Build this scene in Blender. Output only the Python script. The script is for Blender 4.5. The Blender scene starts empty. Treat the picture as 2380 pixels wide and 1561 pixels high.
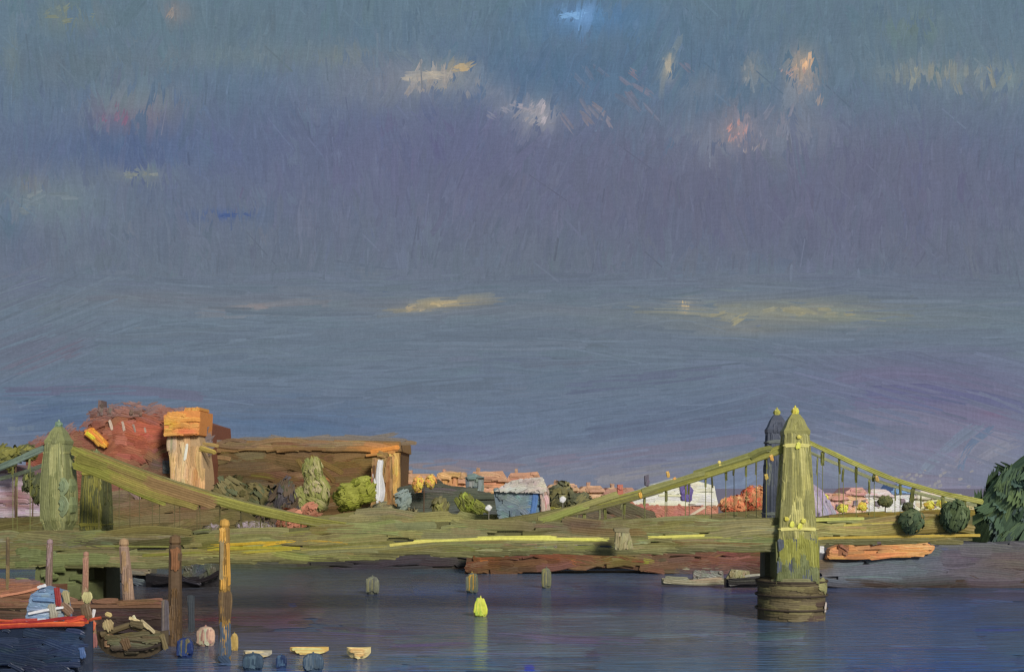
import bpy, math, random
import numpy as np
from mathutils import Vector

# ------------------------------------------------------------------ camera, light, exposure
FP, CU, CV, H = 2800.0, 1190.0, 1130.0, 15.5      # focal length and horizon of the view, eye height over the water
sc = bpy.context.scene
cam = bpy.data.cameras.new('camera')
cam.sensor_width = 36.0
cam.lens = 36.0 * FP / 2380.0
cam.shift_y = (CV - 780.5) / 2380.0
cam.clip_start = 0.5
cam.clip_end = 20000
camo = bpy.data.objects.new('camera', cam)
camo.location = (0, 0, H)
camo.rotation_euler = (math.radians(90), 0, 0)
sc.collection.objects.link(camo)
sc.camera = camo

SUN_EL, SUN_AZ = math.radians(27), math.radians(27)   # behind the camera, over the right shoulder
sdir = Vector((math.cos(SUN_EL) * math.sin(SUN_AZ), -math.cos(SUN_EL) * math.cos(SUN_AZ), math.sin(SUN_EL)))
sun = bpy.data.lights.new('sun', 'SUN')
sun.energy = 1.5
sun.angle = math.radians(12)
sun.color = (1.0, 0.94, 0.86)
suno = bpy.data.objects.new('sun', sun)
suno.rotation_euler = sdir.to_track_quat('Z', 'Y').to_euler()
suno.location = (60, -60, 80)
sc.collection.objects.link(suno)

world = bpy.data.worlds.new('World')
sc.world = world
world.use_nodes = True
wn = world.node_tree
wn.nodes.clear()
wo = wn.nodes.new('ShaderNodeOutputWorld')
bg1 = wn.nodes.new('ShaderNodeBackground')
bg2 = wn.nodes.new('ShaderNodeBackground')
mx = wn.nodes.new('ShaderNodeMixShader')
nsky = wn.nodes.new('ShaderNodeTexSky')
nsky.sky_type = 'NISHITA'
nsky.sun_disc = False
nsky.sun_elevation = SUN_EL
nsky.sun_rotation = math.pi - SUN_AZ
bg1.inputs['Strength'].default_value = 0.05
wn.links.new(nsky.outputs[0], bg1.inputs['Color'])
bg2.inputs['Color'].default_value = (0.100, 0.112, 0.136, 1)   # the cloud deck
bg2.inputs['Strength'].default_value = 1.0
mx.inputs[0].default_value = 0.8
wn.links.new(bg1.outputs[0], mx.inputs[1])
wn.links.new(bg2.outputs[0], mx.inputs[2])
wn.links.new(mx.outputs[0], wo.inputs[0])

sc.view_settings.view_transform = 'Standard'
sc.view_settings.look = 'None'
EXPO = 0.75
sc.view_settings.exposure = EXPO
sc.view_settings.gamma = 1.0
sc.view_settings.use_curve_mapping = False
sc.cycles.filter_width = 1.4
sc.cycles.max_bounces = 4
sc.cycles.use_denoising = True

rng = np.random.default_rng(11)
random.seed(11)
COL = sc.collection

# ------------------------------------------------------------------ helpers
def lin(c):
    c = np.asarray(c, dtype=float) / 255.0
    return np.where(c <= 0.04045, c / 12.92, ((c + 0.055) / 1.055) ** 2.4)

KALB = 1.62
KEM = 2.0 ** -EXPO
def awat(c):
    a = lin(c) * 1.9
    g = a.mean(-1, keepdims=True)
    return np.clip(g + (a - g) * np.array([1.12, 1.25, 1.0]), .003, .8)
def alb(c):
    a = lin(c) * KALB
    g = (a * np.array([.25, .55, .2])).sum(-1, keepdims=True) * np.array([.98, 1.0, 1.06])
    return np.clip(a * .93 + g * .07 + .004, 0.006, 0.88)

# maps from (u, v, h) to the world.  u, v are measured on the plane of the thing, h is relief in the same unit
def MY(Y):
    def f(u, v, h):
        s = Y / FP
        return np.stack([(u - CU) * s, Y - h * s, H + (CV - v) * s], -1)
    return f

def MG(z=0.0, hs=0.03):
    def f(u, v, h):
        Y = (H - z) * FP / np.maximum(v - CV, 12)
        return np.stack([(u - CU) / FP * Y, Y, z + h * hs], -1)
    return f

def MP(p0, p1):
    (x0, y0), (x1, y1) = p0, p1
    dx, dy = x1 - x0, y1 - y0
    n = np.array([dy, -dx]) / math.hypot(dx, dy)
    if n[1] > 0:
        n = -n
    def f(u, v, h):
        k = (u - CU) / FP
        t = (x0 * dy - y0 * dx) / (k * dy - dx)
        s = t / FP
        return np.stack([k * t + n[0] * h * s, t + n[1] * h * s, H + (CV - v) * s], -1)
    return f

def MF(O, A, B, N):          # a plain frame in metres
    O, A, B, N = map(np.array, (O, A, B, N))
    def f(u, v, h):
        return O + u[..., None] * A + v[..., None] * B + h[..., None] * N
    return f

def MS(R):
    def f(u, v, h):
        k = (u - CU) / FP
        kk = (CV - v) / FP
        az = np.arctan(np.clip(k, -1.0, 1.0)) + np.clip(np.abs(k) - 1, 0, 9) * np.sign(k) * 0.5
        d = np.stack([np.sin(az), np.cos(az)], -1)
        r = R - h
        return np.stack([d[..., 0] * r, d[..., 1] * r, H + kk * r * np.maximum(np.cos(az), 0.35)], -1)
    return f

class Mesh:
    def __init__(s):
        s.V, s.F, s.C, s.n = [], [], [], 0
        s.layer = 0
        s.step = 0
        s.alb = alb
    def add(s, v, f, c):
        v = np.asarray(v, float).reshape(-1, 3)
        c = np.asarray(c, float)
        if c.ndim == 1:
            c = np.tile(c, (len(v), 1))
        s.V.append(v); s.C.append(c.reshape(-1, 3))
        s.F += [tuple(int(i) + s.n for i in q) for q in f]
        s.n += len(v)
    def grid(s, P, c):
        r, k = P.shape[:2]
        i = np.arange(r * k).reshape(r, k)
        q = np.stack([i[:-1, :-1], i[:-1, 1:], i[1:, 1:], i[1:, :-1]], -1).reshape(-1, 4)
        v = P.reshape(-1, 3)
        s.V.append(v); s.C.append(np.clip(c.reshape(-1, 3), 0, 1))
        s.F += [tuple(x) for x in (q + s.n).tolist()]
        s.n += len(v)
    def box(s, x0, y0, z0, x1, y1, z1, c):
        v = [(x, y, z) for z in (z0, z1) for y in (y0, y1) for x in (x0, x1)]
        s.add(v, [(0, 2, 3, 1), (4, 5, 7, 6), (0, 1, 5, 4), (2, 6, 7, 3), (0, 4, 6, 2), (1, 3, 7, 5)], c)
    def prism(s, poly, Y, depth, c, fmap=None, rough=2.0):
        poly = np.array(poly, float)
        q = []
        for i in range(len(poly)):
            a, b = poly[i], poly[(i + 1) % len(poly)]
            n_ = max(1, int(np.hypot(*(b - a)) / 22))
            for k in range(n_):
                q.append(a + (b - a) * k / n_ + rng.normal(0, rough * .5, 2))
        poly = np.array(q)
        P = (fmap or MY(Y))(poly[:, 0], poly[:, 1], np.zeros(len(poly)))
        Q = P.copy(); Q[:, 1] += depth
        n = len(poly)
        f = [tuple(range(n)), tuple(range(2 * n - 1, n - 1, -1))]
        f += [(i, n + i, n + (i + 1) % n, (i + 1) % n) for i in range(n)]
        s.add(np.vstack([P, Q]), f, c)
    def tube(s, pts, rad, c, k=8):
        pts = [np.array(p, float) for p in pts]
        rings = []
        for i, p in enumerate(pts):
            d = pts[min(i + 1, len(pts) - 1)] - pts[max(i - 1, 0)]
            d = d / (np.linalg.norm(d) + 1e-9)
            a = np.cross(d, [0, 0, 1.0])
            if np.linalg.norm(a) < 0.1:
                a = np.array([1.0, 0, 0])
            a = a / np.linalg.norm(a); b = np.cross(d, a)
            r = rad[i] if hasattr(rad, '__len__') else rad
            rings.append([p + r * (math.cos(t) * a + math.sin(t) * b) for t in np.arange(k) * 2 * math.pi / k])
        n = len(pts)
        v = np.array(rings).reshape(-1, 3)
        f = [(i * k + j, i * k + (j + 1) % k, (i + 1) * k + (j + 1) % k, (i + 1) * k + j) for i in range(n - 1) for j in range(k)]
        f += [tuple(range(k))[::-1], tuple(range((n - 1) * k, n * k))]
        s.add(v, f, c)
    def lathe(s, cx, cy, prof, c, k=12, sq=False, rot=0.0, sx=1.0, sy=1.0):
        ang = (np.arange(4) * math.pi / 2 + math.pi / 4 + rot) if sq else np.arange(k) * 2 * math.pi / k
        k = len(ang); m = math.sqrt(2) if sq else 1
        v = [(cx + r * m * sx * math.cos(a), cy + r * m * sy * math.sin(a), z) for r, z in prof for a in ang]
        n = len(prof)
        f = [(i * k + j, i * k + (j + 1) % k, (i + 1) * k + (j + 1) % k, (i + 1) * k + j) for i in range(n - 1) for j in range(k)]
        f += [tuple(range(k))[::-1], tuple(range((n - 1) * k, n * k))]
        s.add(v, f, c)

    # one brush mark: a raised strip of bristle ridges with ragged ends
    def stroke(s, fm, pts, w, c, emit=False, jit=0.085, relief=0.15, bw=4.6, cfield=None, c2=None, mixp=0.25, rag=0.22, taper=0.35, seg=None, lift=None, raw=False):
        pts = np.array(pts, float)
        if len(pts) == 2:
            mid = pts.mean(0)
            pts = np.array([pts[0], mid, pts[1]])
        d = np.linalg.norm(np.diff(pts, axis=0), axis=1)
        L = d.sum() + 1e-6
        t = np.concatenate([[0], np.cumsum(d)]) / L
        m = seg or int(np.clip(L / 22, 6, 18))
        tt = np.linspace(0, 1, m)
        px = np.interp(tt, t, pts[:, 0]); py = np.interp(tt, t, pts[:, 1])
        if len(pts) > 2:       # soften corners
            for _ in range(2):
                px[1:-1] = (px[:-2] + 2 * px[1:-1] + px[2:]) / 4; py[1:-1] = (py[:-2] + 2 * py[1:-1] + py[2:]) / 4
        nb = int(np.clip(w / bw, 2, 16))
        nc = 2 * nb + 1
        S = np.linspace(-1, 1, nc)
        h = np.where(np.arange(nc) % 2 == 1, 1.0, 0.25) * rng.uniform(0.55, 1.25, nc)
        h[0] = h[-1] = -0.6
        hb = (w / nb) * relief
        base = (1 - S ** 4) * w * (0.0 if emit else 0.02)
        t0 = rng.uniform(0, rag, nc) * min(1, w / L) ; t1 = 1 - rng.uniform(0, rag, nc) * min(1, 1.6 * w / L)
        t0 += (np.abs(S) ** 3) * taper * 0.5 * min(1, w / L); t1 -= (np.abs(S) ** 3) * taper * 0.8 * min(1, w / L)
        T = t0[None] + (t1 - t0)[None] * tt[:, None]
        X = np.interp(T.ravel(), tt, px).reshape(T.shape); Y = np.interp(T.ravel(), tt, py).reshape(T.shape)
        gx = np.gradient(px, tt); gy = np.gradient(py, tt); g = np.hypot(gx, gy) + 1e-9
        NX = np.interp(T.ravel(), tt, -gy / g).reshape(T.shape); NY = np.interp(T.ravel(), tt, gx / g).reshape(T.shape)
        wob = 1 + 0.10 * np.sin(tt * rng.uniform(2, 7) + rng.uniform(0, 6))[:, None]
        U = X + NX * S[None] * w / 2 * wob; V = Y + NY * S[None] * w / 2 * wob
        e = np.ones(m); e[0] = e[-1] = -0.5
        e[1] = e[-2] = 0.9
        s.layer += 1
        hh = (h[None] * hb * (0.8 + 0.4 * rng.random((m, 1))) + base[None]) * e[:, None]
        hh = hh + (lift if lift is not None else (s.layer * s.step if s.step else w * 0.02 + (s.layer % 400) * w * 0.0002))
        K0 = KEM if emit else 1.0
        C = (lin(c) * KEM if emit else (np.array(c, float) if raw else s.alb(c)))
        C = np.tile(C, (m, nc, 1))
        if c2 is not None:
            C2 = lin(c2) * KEM if emit else s.alb(c2)
            q = np.repeat((rng.random(nb + 1) < mixp) * rng.uniform(0.3, 1, nb + 1), 2)[:nc]
            qq = q[None, :, None] * np.clip(rng.random() + np.linspace(-.3, .5, m) * rng.choice([-1, 1]), 0, 1)[:, None, None]
            C = C * (1 - qq) + C2 * qq
        if cfield is not None:
            loc = cfield.vec(U, V)
            D = np.asarray(c, float) - cfield.vec(U[m // 2, nc // 2][None], V[m // 2, nc // 2][None])[0]
            loc = np.clip(loc + D * .6, 1, 250)
            loc = lin(loc) * KEM if emit else s.alb(loc)
            wt = np.clip((.6 if emit else .45) + .5 * np.abs(S)[None] ** 3 + .5 * np.abs(2 * tt[:, None] - 1) ** 4, 0, .97)[..., None]
            C = C * (1 - wt) + loc * wt
        br = np.repeat(rng.normal(0, jit, nb + 1), 2)[:nc]
        valley = np.where(np.arange(nc) % 2 == 1, 0.35 * jit, -0.65 * jit)
        along = rng.normal(0, jit * 0.35, (m, 1))
        fac = 1 + br[None] + valley[None] + along
        C = C * np.clip(fac, 0.3, 1.8)[..., None]
        s.grid(fm(U, V, hh), C)

    def build(s, name, mat, parent=None, origin=None, **kw):
        o0 = np.array(ORG[parent.name] if parent is not None else (origin if origin is not None else (0, 0, 0)), float)
        me = bpy.data.meshes.new(name)
        V = np.vstack(s.V) - o0; Cc = np.vstack(s.C)
        me.from_pydata(V.tolist(), [], s.F)
        at = me.color_attributes.new('Col', 'FLOAT_COLOR', 'POINT')
        at.data.foreach_set('color', np.hstack([Cc, np.ones((len(Cc), 1))]).ravel())
        me.materials.append(mat)
        me.update()
        o = bpy.data.objects.new(name, me)
        COL.objects.link(o)
        if parent is not None:
            o.parent = parent
        else:
            o.location = o0
        ORG[o.name] = tuple(o0)
        for k, v in kw.items():
            o[k] = v
        return o
ORG = {}

def thing(name, label, cat, loc, group=None):
    o = bpy.data.objects.new(name, None)
    COL.objects.link(o)
    o.location = loc
    o.empty_display_size = 0.5
    ORG[o.name] = tuple(loc)
    o['label'] = label; o['category'] = cat
    if group: o['group'] = group
    return o

def at(u, v, Y):
    s = Y / FP
    return ((u - CU) * s, Y, H + (CV - v) * s)

def material(name, rough=0.6, spec=0.25, emit=False, nscale=3.0, bump=0.10, var=0.08, metal=0.0):
    m = bpy.data.materials.new(name)
    m.use_nodes = True
    nt = m.node_tree; nt.nodes.clear()
    out = nt.nodes.new('ShaderNodeOutputMaterial')
    a = nt.nodes.new('ShaderNodeAttribute'); a.attribute_name = 'Col'
    tc = nt.nodes.new('ShaderNodeTexCoord')
    no = nt.nodes.new('ShaderNodeTexNoise'); no.inputs['Scale'].default_value = nscale; no.inputs['Detail'].default_value = 5; no.inputs['Roughness'].default_value = 0.65
    nt.links.new(tc.outputs['Object'], no.inputs['Vector'])
    mr = nt.nodes.new('ShaderNodeMapRange')
    mr.inputs['From Min'].default_value = 0.25; mr.inputs['From Max'].default_value = 0.75
    mr.inputs['To Min'].default_value = 1 - var; mr.inputs['To Max'].default_value = 1 + var
    nt.links.new(no.outputs['Fac'], mr.inputs['Value'])
    mu = nt.nodes.new('ShaderNodeVectorMath'); mu.operation = 'SCALE'
    nt.links.new(a.outputs['Color'], mu.inputs[0]); nt.links.new(mr.outputs[0], mu.inputs['Scale'])
    if emit:
        e = nt.nodes.new('ShaderNodeEmission')
        nt.links.new(mu.outputs[0], e.inputs['Color'])
        nt.links.new(e.outputs[0], out.inputs['Surface'])
        m.cycles.emission_sampling = 'NONE'
    else:
        p = nt.nodes.new('ShaderNodeBsdfPrincipled')
        p.inputs['Roughness'].default_value = rough
        p.inputs['Specular IOR Level'].default_value = spec
        p.inputs['Metallic'].default_value = metal
        b = nt.nodes.new('ShaderNodeBump'); b.inputs['Strength'].default_value = bump; b.inputs['Distance'].default_value = 0.3
        nt.links.new(no.outputs['Fac'], b.inputs['Height']); nt.links.new(b.outputs[0], p.inputs['Normal'])
        nt.links.new(mu.outputs[0], p.inputs['Base Color'])
        nt.links.new(p.outputs[0], out.inputs['Surface'])
    return m

M_SKY = material('cloudy_sky', emit=True, nscale=0.02, var=0.02)
def add_grain(mat, scales, amp):
    nt = mat.node_tree
    em = [n for n in nt.nodes if n.type == 'EMISSION'][0]
    src = em.inputs['Color'].links[0].from_socket
    tc = [n for n in nt.nodes if n.type == 'TEX_COORD'][0]
    for sc3, am in zip(scales, amp):
        mp = nt.nodes.new('ShaderNodeMapping'); mp.inputs['Scale'].default_value = sc3
        no = nt.nodes.new('ShaderNodeTexNoise'); no.inputs['Scale'].default_value = 1.0; no.inputs['Detail'].default_value = 3
        mr = nt.nodes.new('ShaderNodeMapRange'); mr.inputs['From Min'].default_value = .25; mr.inputs['From Max'].default_value = .75
        mr.inputs['To Min'].default_value = 1 - am; mr.inputs['To Max'].default_value = 1 + am
        mu = nt.nodes.new('ShaderNodeVectorMath'); mu.operation = 'SCALE'
        nt.links.new(tc.outputs['Object'], mp.inputs[0]); nt.links.new(mp.outputs[0], no.inputs['Vector']); nt.links.new(no.outputs['Fac'], mr.inputs['Value'])
        nt.links.new(src, mu.inputs[0]); nt.links.new(mr.outputs[0], mu.inputs['Scale'])
        src = mu.outputs[0]
    nt.links.new(src, em.inputs['Color'])
add_grain(M_SKY, [(.11, .05, .012), (.012, .008, .11), (.16, .1, .16)], [.055, .05, .075])
M_PAINT = material('thick_paint')
M_STONE = material('weathered_stone', rough=0.75, nscale=1.5)
M_LEAF = material('foliage', rough=0.7, nscale=2.0, spec=0.15)
M_BRICK = material('brick_and_render', rough=0.8, nscale=0.8, spec=0.12)
M_IRON = material('painted_iron', rough=0.5, nscale=2.0)
M_WOOD = material('wet_timber', rough=0.6, nscale=4.0)
M_GOLD = material('gilding', rough=0.4, nscale=4.0, spec=0.5)
M_BOAT = material('boat_paint', rough=0.4, nscale=3.0, spec=0.4)
M_WATER = material('river_water', rough=0.13, nscale=0.8, spec=0.3, bump=0.10, var=0.12)
M_MUD = material('mud_and_grass', rough=0.85, nscale=0.6, spec=0.1)

def add_fine(mat, sc3, amp, bump=0.0, dist=.05):
    nt = mat.node_tree
    p = [n for n in nt.nodes if n.type == 'BSDF_PRINCIPLED'][0]
    src = p.inputs['Base Color'].links[0].from_socket
    tc = [n for n in nt.nodes if n.type == 'TEX_COORD'][0]
    mp = nt.nodes.new('ShaderNodeMapping'); mp.inputs['Scale'].default_value = sc3
    no = nt.nodes.new('ShaderNodeTexNoise'); no.inputs['Scale'].default_value = 1.0; no.inputs['Detail'].default_value = 4
    mr = nt.nodes.new('ShaderNodeMapRange'); mr.inputs['From Min'].default_value = .3; mr.inputs['From Max'].default_value = .7
    mr.inputs['To Min'].default_value = 1 - amp; mr.inputs['To Max'].default_value = 1 + amp
    mu = nt.nodes.new('ShaderNodeVectorMath'); mu.operation = 'SCALE'
    nt.links.new(tc.outputs['Object'], mp.inputs[0]); nt.links.new(mp.outputs[0], no.inputs['Vector']); nt.links.new(no.outputs['Fac'], mr.inputs['Value'])
    nt.links.new(src, mu.inputs[0]); nt.links.new(mr.outputs[0], mu.inputs['Scale']); nt.links.new(mu.outputs[0], p.inputs['Base Color'])
    if bump:
        b0 = p.inputs['Normal'].links[0].from_node
        b = nt.nodes.new('ShaderNodeBump'); b.inputs['Strength'].default_value = bump; b.inputs['Distance'].default_value = dist
        nt.links.new(no.outputs['Fac'], b.inputs['Height']); nt.links.new(b0.outputs[0], b.inputs['Normal']); nt.links.new(b.outputs[0], p.inputs['Normal'])
for m_ in (M_PAINT, M_STONE, M_LEAF, M_BRICK, M_IRON, M_WOOD, M_BOAT, M_MUD):
    add_fine(m_, (2.6, 2.6, 3.4), .10)
add_fine(M_WATER, (.22, 1.3, 1.0), .22, 1.0, .42)
def field(base, patches, gain=1.0):
    base = [(v, np.array(c, float)) for v, c in base] if isinstance(base, list) else base
    P = [(a, b, r1, r2, np.array(c, float), wt) for a, b, r1, r2, c, wt in patches]
    def f(u, v):
        if isinstance(base, list):
            vs = [b[0] for b in base]
            c = np.array([np.interp(v, vs, [b[1][i] for b in base]) for i in range(3)])
        else:
            c = np.array(base, float)
        for a, b, r1, r2, cc, wt in P:
            q = wt * math.exp(-((u - a) / r1) ** 2 - ((v - b) / r2) ** 2)
            c = c * (1 - q) + cc * q
        return c
    def vec(U, V):
        if isinstance(base, list):
            vs = [b[0] for b in base]
            C = np.stack([np.interp(V, vs, [b[1][i] for b in base]) for i in range(3)], -1)
        else:
            C = np.tile(np.array(base, float), U.shape + (1,))
        u0, u1, v0, v1 = U.min(), U.max(), V.min(), V.max()
        for a, b, r1, r2, cc, wt in P:
            if a < u0 - 2.5 * r1 or a > u1 + 2.5 * r1 or b < v0 - 2.5 * r2 or b > v1 + 2.5 * r2: continue
            q = (wt * np.exp(-((U - a) / r1) ** 2 - ((V - b) / r2) ** 2))[..., None]
            C = C * (1 - q) + cc * q
        return C
    f.vec = vec; f.P = P; f.base = base
    return f

def inpoly(u, v, poly):
    r = False; n = len(poly); j = n - 1
    for i in range(n):
        (xi, yi), (xj, yj) = poly[i], poly[j]
        if (yi > v) != (yj > v) and u < (xj - xi) * (v - yi) / (yj - yi + 1e-12) + xi:
            r = not r
        j = i
    return r

def fill(m, fm, poly, cf, L=(30, 80), W=(10, 22), ang=0.0, spread=0.25, cover=3.0, cj=5, emit=False, curve=0.12, **kw):
    us = [p[0] for p in poly]; vs = [p[1] for p in poly]
    area = abs(sum(poly[i][0] * poly[(i + 1) % len(poly)][1] - poly[(i + 1) % len(poly)][0] * poly[i][1] for i in range(len(poly)))) / 2
    mean = (L[0] + L[1]) / 2 * (W[0] + W[1]) / 2
    n = max(2, int(area * cover / mean))
    k = 0; tries = 0
    while k < n and tries < n * 20:
        tries += 1
        u = rng.uniform(min(us), max(us)); v = rng.uniform(min(vs), max(vs))
        if not inpoly(u, v, poly): continue
        a = ang(u, v) if callable(ang) else ang
        a += rng.normal(0, spread)
        l = rng.uniform(*L); w = rng.uniform(*W)
        ok = False
        for _ in range(5):
            dx, dy = math.cos(a) * l / 2, -math.sin(a) * l / 2
            nx, ny = -dy / l * w * 0.8, dx / l * w * 0.8
            if all(inpoly(u + p, v + q, poly) for p, q in ((dx * .86, dy * .86), (-dx * .86, -dy * .86), (nx * .6, ny * .6), (-nx * .6, -ny * .6))): ok = True; break
            l *= 0.72; w *= 0.85
            if l < w: a += rng.normal(0, 0.5)
        if not ok: continue
        c = cf(u, v) if callable(cf) else np.array(cf, float)
        c = np.clip(c + rng.normal(0, cj) + rng.normal(0, cj * 0.5, 3), 2, 250)
        cu = rng.normal(0, curve) * l
        c2 = np.clip(c + rng.normal(0, cj * 2.5, 3), 2, 250)
        m.stroke(fm, [(u - dx, v - dy), (u + cu * (dy / l), v - cu * dx / l), (u + dx, v + dy)], w, c, emit=emit, c2=c2, cfield=cf if hasattr(cf, 'vec') else None, **kw)
        k += 1

# ------------------------------------------------------------------ sky
skyc = field([(-1600, (96, 108, 126)), (-300, (98, 114, 132)), (0, (97, 117, 132)), (200, (97, 115, 137)), (400, (96, 104, 128)), (600, (102, 109, 124)), (740, (105, 116, 129)),
              (880, (103, 114, 131)), (1000, (102, 113, 135)), (1090, (118, 122, 141)), (1200, (122, 120, 136))], [
    (600, 330, 420, 110, (94, 104, 136), .7), (1150, 430, 520, 150, (108, 108, 132), .8), (1900, 420, 460, 150, (108, 105, 130), .85), (1000, 215, 230, 40, (130, 132, 146), .75), (1230, 290, 120, 40, (126, 126, 146), .6), (1560, 250, 140, 60, (106, 122, 140), .6), (1780, 300, 200, 50, (130, 130, 146), .65), (1860, 200, 60, 70, (136, 132, 140), .7), (900, 170, 160, 40, (124, 130, 142), .6), (1800, 735, 420, 34, (128, 130, 126), .7), (1000, 715, 200, 24, (122, 124, 130), .7), (500, 700, 500, 20, (114, 118, 128), .6), (1400, 800, 900, 60, (108, 116, 130), .5), (2330, 170, 60, 40, (142, 146, 140), .6), (110, 465, 180, 60, (118, 130, 140), .6), (250, 150, 200, 26, (116, 126, 134), .5), (2200, 230, 300, 60, (112, 124, 138), .6), (1050, 330, 300, 120, (101, 101, 134), .8), (1600, 470, 420, 120, (101, 101, 124), .8),
    (2050, 440, 300, 160, (104, 104, 127), .8), (1300, 170, 300, 80, (80, 108, 140), .8), (1750, 170, 300, 100, (90, 114, 138), .7),
    (1380, 40, 150, 45, (84, 124, 168), .9), (1340, 36, 45, 18, (120, 165, 215), .95), (2150, 110, 300, 90, (104, 122, 132), .7), (500, 60, 300, 60, (102, 120, 130), .7),
    (160, 40, 70, 35, (122, 132, 122), .8), (410, 28, 35, 25, (138, 132, 132), .8), (2120, 60, 70, 40, (112, 128, 118), .6), (30, 140, 20, 60, (118, 132, 130), .7),
    (620, 130, 300, 30, (116, 128, 130), .6), (150, 160, 200, 60, (98, 112, 122), .7),
    (1010, 184, 90, 30, (172, 162, 152), .9), (1060, 155, 40, 14, (170, 155, 130), .7), (1250, 266, 46, 34, (166, 160, 164), .9), (1185, 250, 40, 16, (150, 148, 160), .7), (1140, 215, 60, 20, (130, 132, 148), .6),
    (880, 190, 120, 60, (122, 126, 140), .6), (1556, 160, 16, 30, (172, 164, 148), .9), (1745, 170, 26, 40, (135, 138, 140), .8), (1865, 160, 36, 44, (190, 164, 142), .95), (1860, 215, 40, 40, (140, 140, 150), .6),
    (1715, 305, 40, 36, (172, 142, 142), .9), (1650, 330, 80, 50, (128, 130, 145), .7), (1850, 310, 80, 60, (130, 132, 145), .6), (2150, 170, 120, 26, (140, 144, 138), .75), (2330, 190, 60, 30, (135, 145, 145), .6),
    (1640, 200, 60, 30, (122, 128, 140), .6),
    (272, 272, 60, 34, (124, 102, 126), .8), (320, 235, 120, 40, (122, 130, 134), .8), (350, 270, 50, 40, (130, 116, 134), .6), (100, 470, 130, 50, (116, 130, 138), .8), (320, 405, 70, 16, (126, 134, 132), .8), (60, 430, 40, 20, (124, 122, 124), .7),
    (520, 500, 70, 10, (66, 88, 142), .9), (300, 345, 200, 40, (84, 100, 138), .7), (800, 130, 60, 20, (130, 134, 130), .5), (60, 620, 60, 90, (106, 110, 134), .6),
    (20, 500, 30, 60, (90, 112, 132), .7), (1250, 600, 200, 60, (104, 110, 124), .6), (2180, 590, 200, 70, (104, 106, 124), .6),
    (1030, 706, 60, 9, (176, 158, 124), .9), (960, 720, 50, 7, (160, 148, 124), .7), (590, 712, 50, 8, (138, 132, 134), .8), (330, 690, 100, 15, (118, 120, 126), .6), (1592, 714, 12, 20, (174, 158, 130), .95), (1330, 720, 100, 10, (120, 122, 130), .5),
    (1820, 722, 190, 28, (150, 146, 124), .85), (1960, 735, 90, 14, (140, 138, 118), .7), (1750, 765, 120, 14, (132, 130, 124), .7), (1720, 660, 120, 30, (116, 124, 134), .6), (2050, 650, 150, 40, (108, 116, 134), .7),
    (2150, 890, 330, 70, (112, 108, 138), .9), (2250, 1000, 200, 90, (120, 116, 142), .85), (1850, 1000, 220, 50, (110, 112, 138), .7), (1450, 1070, 250, 30, (120, 118, 140), .8), (1650, 1090, 250, 20, (128, 124, 142), .7),
    (1700, 1118, 100, 44, (126, 140, 164), .9), (1960, 1085, 110, 60, (136, 142, 160), .85), (2160, 1085, 170, 50, (134, 132, 152), .85), (1400, 1105, 260, 30, (138, 134, 146), .8), (1880, 1010, 50, 60, (126, 126, 146), .6), (2320, 1040, 60, 50, (134, 136, 152), .7), (200, 970, 160, 50, (84, 102, 132), .8), (60, 940, 120, 40, (88, 106, 132), .7), (700, 985, 220, 35, (84, 106, 138), .8), (620, 930, 150, 20, (98, 108, 128), .7), (1700, 960, 300, 25, (98, 108, 130), .7),
    (60, 800, 130, 40, (106, 104, 122), .6), (1000, 1040, 100, 20, (106, 112, 136), .6), (1150, 1060, 120, 20, (116, 118, 140), .7), (2310, 962, 40, 8, (132, 100, 128), .5), (2140, 930, 120, 10, (94, 98, 138), .6),
])
def calm(c, k=.20):          # keep the cloud colours close to slate
    return np.array(c, float) * (1 - k) + np.array((101, 113, 130.)) * k
skyc = field([(v, calm(c)) for v, c in [(v, np.array(c) * 1.03 + np.array((0, 3, 3))) for v, c in skyc.base]], [(a, b, r1, r2, tuple(calm(c, .22 if min(r1, r2) > 24 else .14) + np.array((0, 2, 2))), wt) for a, b, r1, r2, c, wt in skyc.P])
def skyang(u, v):
    if v < 640:
        return math.pi / 2 + (-0.25 if (1000 < u < 1600) else 0.0) + 0.12 * math.sin(u / 170 + v / 90)
    k = 0.05 * math.sin(u / 260 + v / 70)
    if u > 1850 and v > 820: return -0.28 + k
    if u < 200 and v < 900: return 0.4
    if 900 < u < 1800 and v > 850: return 0.10 + k
    return k
m = Mesh()
m.step = 0.12
skyb = field(skyc.base, [p for p in skyc.P if p[2] * p[3] > 6000])
fs = MS(6000)
uu, vv = np.meshgrid(np.linspace(-4200, 6600, 60), np.linspace(-4200, 1145, 50))
m.grid(fs(uu, vv, np.full(uu.shape, -30.0)), np.array([[lin(skyb(a, b)) * KEM for a, b in zip(r, q)] for r, q in zip(uu, vv)]))
SK = dict(emit=True, relief=0.0, bw=5.0)
fill(m, fs, [(-3600, -2600), (6000, -2600), (6000, 1140), (-3600, 1140)], skyb, L=(500, 1200), W=(160, 260), ang=skyang, spread=.15, cover=1.5, cj=1.2, jit=0.015, seg=8, **SK)
fill(m, fs, [(-300, -220), (2680, -220), (2680, 660), (-300, 660)], skyb, L=(120, 260), W=(44, 76), ang=skyang, spread=.2, cover=2.0, cj=1.8, jit=0.03, rag=.5, **SK)
fill(m, fs, [(-300, 600), (2680, 600), (2680, 1120), (-300, 1120)], skyb, L=(300, 560), W=(36, 60), ang=skyang, spread=.06, cover=2.0, cj=1.8, jit=0.03, curve=.04, rag=.5, **SK)
fill(m, fs, [(-100, -60), (2480, -60), (2480, 660), (-100, 660)], skyc, L=(50, 140), W=(14, 40), ang=skyang, spread=.25, cover=2.6, cj=1.8, jit=0.022, rag=1.0, **SK)
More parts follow.
